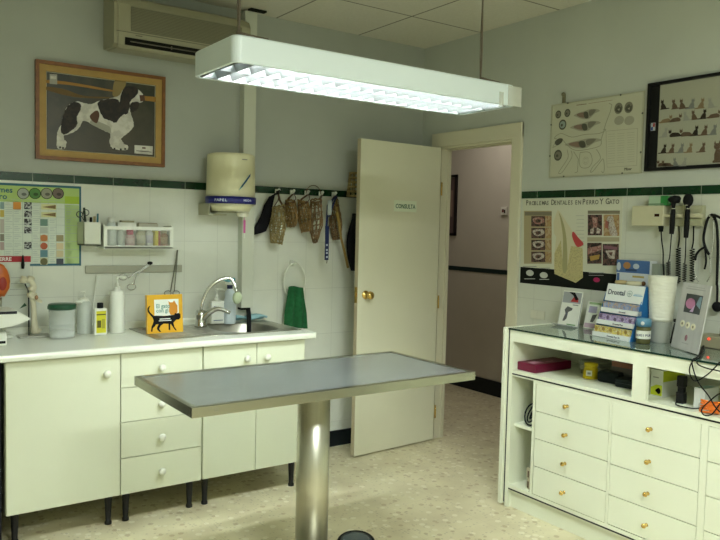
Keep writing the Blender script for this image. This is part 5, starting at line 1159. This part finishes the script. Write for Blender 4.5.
# ================================================================== RIGHT WALL ITEMS
# switch plate
a, b = B(531.5, 309.5), B(545, 320); mb = MB(MBm(0, 0), P('switch_cream', (.62, .62, .50), .35)); mb.box((-a.y, b.z, 0), (-b.y, a.z, .009), .003); mb.mat(P('switch_seam', (.36, .36, .28))).box((-a.y+.052, b.z+.008, .009), (-a.y+.053, a.z-.008, .0094)); mb.build('light_switch_plate', None, 'cream switch plate on the tiles beside the doorway', 'switch')
# dental poster
q4 = [B(*p) for p in ((523, 198.5), (622.5, 198.5), (620, 293.5), (521, 281))]
dy0, dy1, dz0, dz1 = .975, 1.68, 1.162, 1.674
dn_ = MB(MBm(0, 0), P('dental_cream', (.62, .63, .50))); dn_.box((dy0, dz0, 0), (dy1, dz1, .002))
dn_.mat(P('dental_black', (.012, .014, .012))).box((dy0, dz0, .002), (dy1, dz0+.098, .0024))
def BPt(px_, py_): q = B(px_, py_); return (-q.y, q.z)
C8 = lambda X, Y: BPt(515+X/5.4, 185+Y/5.4)
tooth_m = P('tooth_cream', (.60, .56, .38))
def dpoly(pts, m, l=0):
    if l >= 1 and len(pts) > 4 and m not in (tooth_m, MT.get('tooth_bone')): pts = smooth(pts, 4)
    dn_.mat(m).prism([C8(*p) for p in pts], .0024+l*.0004, .0028+l*.0004)
def drect(x0, y0, x1, y1, m, l=0): dpoly([(x0, y0), (x1, y0), (x1, y1), (x0, y1)], m, l)
dtx = P('dental_text', (.13, .13, .10))
x0_, z0__ = C8(60, 115); x1_, _ = C8(570, 115)
tw = x1_-x0_
# small-caps title: big initials, smaller following capitals
words_ = ['PROBLEMAS', 'DENTALES', 'EN', 'PERRO', 'Y', 'GATO']; big_, sml = .044, .034
units = 0
for w_ in words_: units += (big_ if w_ not in ('EN',) else sml)*.68+(len(w_)-1)*sml*.68+.3*big_
k_ = tw/units; xx = x0_
zt0 = 1.636
for w_ in words_:
    for j, c_ in enumerate(w_):
        s__ = big_ if (j == 0 and w_ != 'EN') else sml
        dn_.mat(dtx).text(c_, s__, xx, zt0-.0, .0022, sx=k_*1.0); xx += s__*.68*k_
    xx += .3*big_*k_
drect(50, 140, 200, 425, P('dental_tan', (.40, .34, .20)))
phd = mottled('photo_dark', [(.015, .010, .010), (.06, .035, .03), (.16, .07, .055), (.05, .03, .03)], 45.); php = mottled('photo_pink', [(.36, .18, .15), (.22, .08, .07), (.42, .26, .22)], 60.); phw = mottled('photo_pale', [(.50, .46, .40), (.30, .22, .18), (.56, .52, .46)], 70.); pht = mottled('photo_tan', [(.40, .27, .12), (.30, .17, .08), (.46, .34, .2)], 40.)
drect(55, 145, 200, 165, P('dental_head', (.20, .18, .12)), 1)
for k in range(4):
    y = 168+k*64; drect(90, y, 165, y+56, phd, 1); drect(165, y, 198, y+56, pht, 1)
    dpoly([(100, y+12), (150, y+8), (160, y+30), (130, y+44), (105, y+36)], (php, phw, phw, phw)[k], 2); dpoly([(112, y+24), (125, y+17), (142, y+20), (138, y+33), (120, y+36)], phd, 3)
for (x0, y0, x1, y1) in ((395, 160, 472, 272), (480, 160, 565, 275), (392, 312, 470, 425), (475, 318, 562, 435)): drect(x0, y0, x1, y1, (phd if x0 != 480 else pht), 1)
drect(395, 138, 568, 156, P('dental_head', (0, 0, 0)), 1); drect(392, 282, 565, 306, P('dental_band', (.40, .36, .24)), 1)
dpoly([(418, 175), (450, 175), (445, 230), (425, 230)], php, 2); dpoly([(410, 240), (430, 225), (425, 262), (408, 262)], phw, 2); dpoly([(445, 230), (465, 240), (460, 262), (440, 262)], phw, 2)
dpoly([(500, 175), (530, 170), (540, 215), (555, 270), (520, 270), (505, 220)], phw, 2); dpoly([(490, 190), (510, 200), (505, 235), (488, 230)], P('photo_red', (.36, .12, .09)), 2)
dpoly([(395, 340), (468, 325), (468, 350), (395, 375)], php, 2); dpoly([(405, 385), (460, 375), (455, 400), (410, 410)], P('photo_yellow', (.42, .26, .06)), 2)
dpoly([(480, 325), (555, 335), (555, 350), (485, 345)], P('photo_violet', (.22, .10, .13)), 2); dpoly([(490, 355), (545, 350), (540, 400), (510, 395)], phw, 2); dpoly([(505, 365), (530, 362), (522, 385)], phd, 3)
for k in range(9): drect(330+k % 2*6, 165+k*20, 375, 166.5+k*20, grey_ink)
tooth = tooth_m; n = NT('tooth_bone', .6); tb_ = n.out(n.mix(n.math('LESS_THAN', n.voro(150.), .35), (.52, .46, .22), (.28, .25, .12)))
dpoly([(232, 135), (245, 145), (300, 230), (318, 262), (330, 300), (368, 330), (368, 500), (330, 528), (215, 480), (212, 420), (220, 330), (225, 280), (212, 260), (210, 200), (222, 160)], tooth, 1)
dpoly([(215, 370), (250, 300), (262, 470), (285, 440), (305, 330), (345, 335), (368, 345), (368, 500), (330, 528), (215, 480)], tb_, 2)
dpoly([(240, 150), (262, 200), (280, 290), (285, 440), (268, 478), (258, 440), (262, 300), (252, 210)], P('tooth_root', (.36, .34, .17)), 3)
dpoly([(318, 252), (345, 285), (370, 312), (368, 325), (340, 335), (320, 305), (310, 270)], P('gum_red', (.48, .055, .055)), 3)
for cx_, cy_ in ((82, 475), (157, 487)): dn_.mat(P('skull_white', (.52, .54, .48))).prism([(a_*1.0, b_) for a_, b_ in disc(*C8(cx_, cy_), .030, .018)], .0024, .003)
drect(52, 505, 110, 508, P('skull_white', (0, 0, 0))); drect(134, 508, 185, 511, P('skull_white', (0, 0, 0))); drect(45, 438, 118, 442, grey_ink); drect(132, 447, 190, 451, grey_ink)
dn_.mat(P('poster_magenta', (.40, .01, .09))).prism(disc(*C8(442, 512), .022, .013), .0024, .003); drect(400, 472, 480, 476, grey_ink); drect(400, 486, 480, 489, grey_ink)
dn_.build('dental_poster', None, 'cream dental problems poster with a large tooth drawing and black footer', 'poster')
# anatomy board
by0, by1, bz0, bz1 = 1.177, 1.785, 1.793, 2.215
ab = thing('anatomy_board', (0, -1.48, bz0), 'pale board with dog anatomy drawings above the dental poster', 'board')
mb = MB(MBm(0, 0), P('board_face', (.50, .50, .37), .35)); mb.box((by0+.006, bz0+.006, 0), (by1-.006, bz1-.006, .008))
C7 = lambda X, Y: BPt(545+X/5.4, 85+Y/5.4)
def bpoly(pts, m, l=0):
    if len(pts) > 3: pts = smooth(pts, 3)
    mb.mat(m).prism([C7(*p) for p in pts], .008+l*.0004, .0084+l*.0004)
def bline(pts, m, w=.0032):
    if len(pts) > 5: pts = smooth(pts, 4)[:4*(len(pts)-1)+1]
    q = [C7(*p) for p in pts]; mb.mat(m)
    for (ax_, ay_), (bx_, by_) in zip(q, q[1:]):
        d = Vector((bx_-ax_, by_-ay_)); nn = Vector((-d.y, d.x)).normalized()*w/2 if d.length > 0 else Vector((0, w))
        mb.prism([(ax_-nn.x, ay_-nn.y), (bx_-nn.x, by_-nn.y), (bx_+nn.x, by_+nn.y), (ax_+nn.x, ay_+nn.y)], .008, .0085)
g1, g2, g3 = P('ana_dark', (.08, .08, .055)), P('ana_mid', (.19, .18, .13)), P('ana_line', (.26, .26, .19)); g4 = P('ana_pink', (.22, .15, .11)); g5 = P('ana_pale', (.33, .32, .24))
for cx_, cy_, r__ in ((77, 160, .021), (126, 152, .021), (100, 215, .027), (75, 380, .029)):
    mb.mat(g1).prism(disc(*C7(cx_, cy_), r__, r__*1.1), .008, .0084); mb.mat(g2 if cx_ != 100 else P('ana_blue', (.26, .32, .28))).prism(disc(*C7(cx_, cy_), r__*.75), .0084, .0088); mb.mat(g1).prism(disc(*C7(cx_-4, cy_+3), r__*.3), .0088, .0091)
for yo, x0, x1 in ((160, 160, 300), (225, 140, 305), (318, 110, 310)):
    s__ = (x1-x0)/150
    bpoly([(x0, yo+6), (x0+25*s__, yo-8), (x0+60*s__, yo-18), (x0+100*s__, yo-30), (x0+140*s__, yo-28), (x0+150*s__, yo-18), (x0+120*s__, yo-5), (x0+90*s__, yo+22), (x0+50*s__, yo+24), (x0+20*s__, yo+14)], g5, 0)
    bpoly([(x0+20*s__, yo-2), (x0+60*s__, yo-12), (x0+80*s__, yo+4), (x0+60*s__, yo+18), (x0+25*s__, yo+10)], g4, 1); bpoly([(x0+58*s__, yo-10), (x0+80*s__, yo-14), (x0+86*s__, yo+16), (x0+66*s__, yo+20)], g1, 2); bpoly([(x0+90*s__, yo-22), (x0+128*s__, yo-26), (x0+112*s__, yo-2), (x0+92*s__, yo+8)], g2, 1)
bline([(65, 330), (75, 295), (95, 292), (125, 325), (160, 350), (210, 352), (300, 330), (310, 290), (330, 220), (350, 100)], g3)
bline([(70, 292), (90, 262), (150, 282), (220, 268), (300, 262), (320, 240)], g3)
bpoly([(58, 310), (75, 292), (100, 290), (96, 310), (70, 328)], g1, 1)
for a_ in (((125, 350), (130, 390), (100, 440), (78, 475), (95, 475), (120, 440), (150, 390), (145, 355)), ((160, 360), (185, 400), (180, 470), (165, 475)), ((280, 350), (305, 395), (265, 440), (250, 470), (265, 465), (300, 420), (320, 400), (325, 460), (310, 465)), ((195, 365), (245, 365), (260, 410), (240, 445), (200, 445), (190, 410), (195, 365))): bline(a_, g3)
mb.mat(g3); 
for r__ in (.020, .012):
    cx_, cy_ = C7(225, 410); bl_ = [(cx_+r__*math.cos(2*PI*k/16), cy_+r__*math.sin(2*PI*k/16)) for k in range(17)]
    for (ax_, ay_), (bx_, by_) in zip(bl_, bl_[1:]): mb.prism([(ax_, ay_), (bx_, by_), (bx_*1, by_+.0016), (ax_, ay_+.0016)], .008, .0085)
for cx_, cy_ in ((402, 127), (457, 122)):
    mb.mat(g2).prism(disc(*C7(cx_, cy_), .026, .030), .008, .0084); mb.mat(g1); bpoly([(cx_-18, cy_+5), (cx_+2, cy_-18), (cx_+10, cy_-5), (cx_+18, cy_-12), (cx_+14, cy_+18), (cx_-8, cy_+22)], g1, 1); bpoly([(cx_-5, cy_+5), (cx_+8, cy_), (cx_+4, cy_+14)], g5, 2)
for cx_, cy_ in ((405, 192), (460, 192)): mb.mat(g5).prism(disc(*C7(cx_, cy_), .030, .024), .008, .0084)
bline([(335, 250), (505, 235), (500, 435), (340, 445), (335, 250)], g5, .002)
for k in range(13): 
    for x0 in (345, 395, 450): bline([(x0, 268+k*13-(x0-345)*.08), (x0+38, 265+k*13-(x0-345)*.08)], g5, .0016)
bline([(175, 110), (230, 103)], g4, .004); bline([(240, 101), (370, 82)], g4, .002)
q_ = C7(432, 460); mb.mat(g1).text('Pfizer', .020, q_[0], q_[1]-.002, .0085)
mb.build('printed_face', ab)
mb = MB(MBm(0, 0), P('board_rim', (.42, .42, .30), .4)); frame(mb, by0, bz0, by1, bz1, .007, 0, .011); mb.build('rim', ab)
mb = MB(m=P('board_screw', (.08, .08, .06), .3)); 
for u, v in ((by0+.004, 1.92), (by0+.004, 2.10), (by1-.004, 1.90), (by1-.004, 2.10), (by0+.11, bz0+.004), (by1-.11, bz0+.004), (by0+.12, bz1-.004), (by1-.14, bz1-.004)): mb.ball((-.012, -u, v), .005, 8)
mb.build('screw', ab)
mb = MB(m=P('hanger', (.18, .17, .10), .4, )); mb.box((-.012, -1.273, bz1+.002), (-.0005, -1.253, bz1+.055), .003).ball((-.012, -1.263, bz1+.05), .012, 12); mb.build('wall_hook', None, 'small brass coloured hook above the left corner of the anatomy board', 'hook')
# cats poster
cy0, cy1, cz0, cz1 = 1.808, 2.46, 1.800, 2.246
cpz = thing('cat_breeds_poster', (0, -2.13, cz0), 'black framed poster of many small cats at the right edge', 'poster')
mb = MB(MBm(0, 0), P('cats_black', (.010, .010, .010), .35)); frame(mb, cy0, cz0, cy1, cz1, .014, 0, .018); mb.build('frame', cpz)
mb = MB(MBm(0, 0), P('cats_black', (0, 0, 0))); mb.box((cy0+.014, cz0+.014, 0), (cy1-.014, cz1-.014, .008))
mb.mat(P('cats_ground', (.42, .42, .32))).box((cy0+.066, cz0+.018, .008), (cy1-.016, cz1-.016, .0084))
mb.mat(P('badge_white', (.5, .55, .55))).box((cy0+.022, cz0+.205, .008), (cy0+.048, cz0+.245, .0086)).mat(P('badge_blue', (.04, .08, .30))).box((cy0+.024, cz0+.207, .0086), (cy0+.035, cz0+.224, .009)).mat(P('badge_red', (.35, .03, .03))).box((cy0+.035, cz0+.224, .0086), (cy0+.046, cz0+.243, .009))
catc = [P('cat_dark', (.045, .035, .028)), P('cat_brown', (.12, .075, .045)), P('cat_grey', (.20, .21, .19)), P('cat_pale', (.33, .33, .28)), P('cat_tan', (.24, .17, .09))]
def sitcat(u, v, s, m, flip=1, lie=0):
    mb.mat(m); F = lambda pts: [(u+flip*x*s, v+y*s) for x, y in pts]
    if lie: pts = [(-.80, 0), (.55, 0), (.70, .16), (.55, .38), (.30, .52), (-.1, .50), (-.5, .44), (-.72, .22), (-1.0, .16), (-.98, .06)]; hc = (.62, .62)
    else: pts = [(-.42, 0), (.32, 0), (.34, .10), (.24, .16), (.26, .45), (.18, .72), (-.06, .74), (-.22, .58), (-.38, .34), (-.46, .14), (-.85, .12), (-.84, .02)]; hc = (.10, .90)
    mb.prism(F(pts) if flip > 0 else F(pts)[::-1], .0084, .0088)
    mb.prism([(u+flip*(hc[0])*s+.20*s*math.cos(2*PI*k/12), v+hc[1]*s+.18*s*math.sin(2*PI*k/12)) for k in range(12)], .0084, .0089)
    for e_ in (-.13, .11): mb.prism([(u+flip*hc[0]*s+(e_-.07)*s, v+(hc[1]+.12)*s), (u+flip*hc[0]*s+(e_+.07)*s, v+(hc[1]+.12)*s), (u+flip*hc[0]*s+e_*s*1.1, v+(hc[1]+.34)*s)], .0084, .0088)
def C9(X, Y): return BPt(645+X/4.907, 65+Y/4.907)
rws = [(215, [(92, 0, 0), (147, 1, 0), (185, 1, 0), (235, 2, 0), (282, 4, 0), (325, 3, 0)], .042), (275, [(108, 4, 1), (155, 1, 1), (203, 3, 0), (243, 1, 0), (293, 0, 0), (345, 1, 1)], .040), (350, [(103, 3, 0), (150, 0, 1), (205, 1, 1), (253, 0, 0), (298, 1, 0), (343, 2, 0)], .042), (430, [(98, 0, 0), (137, 1, 0), (183, 2, 0), (225, 4, 0), (288, 1, 0)], .040), (495, [(88, 1, 1), (112, 1, 1), (152, 2, 0), (198, 3, 0)], .036)]
random.seed(11)
for yb_, lst, sz in rws:
    for X, ci, li in lst:
        slope = {215: -.03, 275: -.10, 350: -.05, 430: -.03, 495: -.02}[yb_]; u, v = C9(X, yb_+2+slope*(X-180)); sitcat(u, v, sz, catc[ci], random.choice((1, -1)), li)
for k, v0 in enumerate((2.115, 2.045, 1.975, 1.91, 1.845)):
    for j in range(3): sitcat(2.27+.065*j+.01*k, v0-.03, .042, catc[(k+j*2) % 5], (1, -1)[j % 2], (k+j) % 3 == 0)
u, v = C9(352, 480); sitcat(u+.012, v, .085, catc[1], -1)
mb.build('printed_sheet', cpz)
# glazing over the poster
MB(MBm(0, 0), mat('poster_glaze', (.9, .9, .9), .03, trans=1., ior=1.3, alpha=.25)).box((cy0+.014, cz0+.014, .0115), (cy1-.014, cz1-.014, .013)).build('glass', cpz)

# otoscope / diagnostic wall set
oy0 = 1.823; wbm = MBm(0, 0)
ot = thing('diagnostic_wall_set', (-.03, -1.98, 1.51), 'cream wall transformer with two black scope handles on coiled cords', 'medical wall set')
crm = mat('scope_cream', (.56, .54, .36), .4); crd = P('scope_dim', (.42, .42, .27), .4)
X6 = lambda X, Y, x=-.06: (-B(640+X/5.4, 185+Y/5.4, x).y, B(640+X/5.4, 185+Y/5.4, x).z)
a = X6(-45, 112); b = X6(122, 222)
mb = MB(wbm, crm); mb.box((a[0], b[1], .001), (b[0], a[1], .058), .006, 3); mb.build('transformer_housing', ot)
q_ = X6(90, 163); mb = MB(wbm, P('scope_window', (.03, .008, .004), .2)); mb.box((q_[0]-.013, q_[1]-.007, .058), (q_[0]+.013, q_[1]+.007, .0595)); mb.build('display_window', ot)
for xa, xb_ in ((190, 235), (272, 335)):
    a = X6(xa, 110, -.03); b = X6(xb_, 222, -.03); mb = MB(wbm, crd); mb.box((a[0], b[1], .001), (b[0], a[1], .03), .004); mb.mat(crm).box((a[0]-.012, (a[1]+b[1])/2-.010, .03), (b[0]+.004, (a[1]+b[1])/2+.010, .048), .004); mb.build('cradle', ot)
a = X6(122, 155); b = X6(190, 172); MB(wbm, crm).box((a[0], b[1], .012), (b[0]+.02, a[1], .050), .004).build('bracket_bar', ot)
def V3(X, Y, x): q = X6(X, Y, x); return Vector((x, -q[0], q[1]))
for hx_, hy_, top, bot, lb in ((178, 0, 72, 265, 'otoscope'), (256, 0, 70, 285, 'oph')):
    x = -.068; mb = MB(m=dark)
    tp_, bt = V3(hx_+2, 130, x), V3(hx_-8, bot, x)
    mb.tube([tp_, tp_.lerp(bt, .3), tp_.lerp(bt, .75), bt], lambda t: .0105+.002*math.sin(t*PI), 12, sub=3)
    mb.mat(chrome).cyl(V3(hx_+2, 138, x), V3(hx_+2, 124, x), .0095, n=14); mb.mat(dark)
    if lb == 'otoscope':
        mb.cyl(V3(hx_+2, 124, x), V3(hx_+3, 92, x), .008, .013, 14); mb.lathe([(.018, -.02), (.020, .0), (.016, .02), (.006, .035)], V3(hx_+10, 78, x-.004), n=18, axis='y'); mb.ball(V3(hx_+12, 74, x), (.018, .030, .016), 14)
    else:
        mb.cyl(V3(hx_+2, 124, x), V3(hx_+3, 108, x), .008, .010, 14); mb.ball(V3(hx_+4, 82, x), (.016, .026, .033), 16); mb.mat(chrome).cyl(V3(hx_, 112, x-.0), V3(hx_, 106, x), .0125, n=14)
    mb.build('scope_handle', ot)
def coil(pa, pb, r, turns, wire=.0022):
    L = (pb-pa); pts = []
    q = L.to_track_quat('Z', 'Y').to_matrix()
    for k in range(int(turns*8)+1):
        t = k/(turns*8); an = 2*PI*turns*t; pts.append(pa+L*t+q @ Vector((r*math.cos(an), r*math.sin(an), 0)))
    return pts
cdm = mat('cord_black', (.012, .014, .012), .5)
mb = MB(m=cdm); mb.cyl(V3(113, 222, -.05), V3(114, 252, -.05), .013, .010, 12); mb.tube([V3(114, 250, -.05), V3(117, 300, -.05), V3(125, 360, -.05), V3(125, 420, -.05), V3(130, 490, -.05)], .0032, 8, sub=4); mb.build('mains_cord', ot)
mb = MB(m=cdm); mb.tube([V3(170, 265, -.066), V3(165, 330, -.06), V3(160, 390, -.05), V3(152, 415, -.045)], .0028, 8, sub=4); mb.tube(coil(V3(152, 415, -.045), V3(154, 500, -.045), 0.010, 8), .0024, 5); mb.build('coiled_cord', ot)
mb = MB(m=cdm); mb.tube([V3(210, 222, -.02), V3(212, 290, -.03), V3(205, 340, -.035)], .0035, 8, sub=4); mb.tube(coil(V3(207, 340, -.035), V3(206, 530, -.035), .0105, 15), .0026, 5); mb.build('coiled_cord', ot)
mb = MB(m=cdm); mb.tube([V3(248, 285, -.066), V3(246, 360, -.06), V3(242, 425, -.05)], .0028, 8, sub=4); mb.tube(coil(V3(243, 425, -.05), V3(238, 520, -.05), .0085, 8), .0024, 5); mb.build('coiled_cord', ot)
mb = MB(m=cdm); mb.tube([V3(290, 222, -.02), V3(288, 300, -.03), V3(280, 345, -.035)], .0035, 8, sub=4); mb.tube(coil(V3(282, 345, -.035), V3(282, 520, -.035), .0105, 13), .0026, 5); mb.build('coiled_cord', ot)
# green box on top
a = X6(45, 60); b = X6(145, 96); zt__ = X6(0, 111)[1]
mb = MB(wbm, P('tips_green', (.03, .24, .05), .4)); top_t = X6(-45, 112)[1]
mb.box((X6(108, 60)[0], top_t+.0005, .010), (b[0], a[1], .055), .001); mb.mat(P('tips_pale', (.36, .50, .34))).box((a[0], top_t+.0005, .010), (X6(108, 60)[0], a[1], .055)); mb.mat(P('tips_dark', (.12, .20, .12))).box((a[0]-.004, top_t+.004, .0552), (b[0]-.02, top_t+.010, .056))
mb.build('green_supply_box', None, 'small green box standing on the cream wall transformer', 'box')
# stethoscope
ss = thing('stethoscope', (-.03, -2.22, 1.25), 'black stethoscope with steel earpieces hanging from a wall hook', 'stethoscope')
x = -.035
mb = MB(m=dark); mb.tube([V3(415, 540, x), V3(418, 440, x), V3(420, 330, x), V3(415, 220, x), V3(400, 172, x), V3(385, 162, x), V3(365, 185, x), V3(350, 240, x), V3(343, 290, x), V3(352, 335, x), V3(372, 375, x)], .0062, 10, sub=4)
mb.tube([V3(385, 160, x-.01), V3(410, 165, x-.01), V3(445, 185, x-.01)], .006, 8, sub=3)
mb.tube([V3(352, 335, x), V3(325, 350, x), V3(305, 375, x), V3(298, 405, x)], .0055, 10, sub=4); mb.tube([V3(350, 345, x), V3(355, 380, x), V3(356, 420, x), V3(348, 455, x)], .0045, 8, sub=4); mb.build('tubing', ss)
mb = MB(m=chrome); mb.tube([V3(298, 405, x), V3(295, 450, x), V3(302, 500, x), V3(318, 522, x)], .003, 8, sub=4); mb.tube([V3(372, 375, x), V3(382, 430, x), V3(378, 490, x), V3(362, 522, x)], .003, 8, sub=4); mb.tube([V3(395, 185, x-.008), V3(398, 260, x-.008), V3(392, 330, x-.008), V3(378, 400, x-.006)], .003, 8, sub=4); mb.build('ear_tubes', ss)
cc_ = B(714, 307, -.06); mb = MB(m=dark); mb.lathe([(.024, 0), (.025, .004), (.020, .014), (.006, .018)], (-.03, cc_.y, cc_.z), axis='-x', n=24); mb.tube([(-.036, cc_.y, cc_.z+.02), V3(418, 560, x), V3(415, 520, x)], .0055, 8, sub=3); mb.build('chest_piece', ss)
mb = MB(m=steel); q_ = V3(385, 158, -.03); mb.lathe([(.012, 0), (.012, .004), (.004, .006), (.004, .05)], (-.0005, q_.y, q_.z-.008), axis='-x', n=14); mb.build('wall_peg', None, 'steel peg carrying the stethoscope', 'hook')
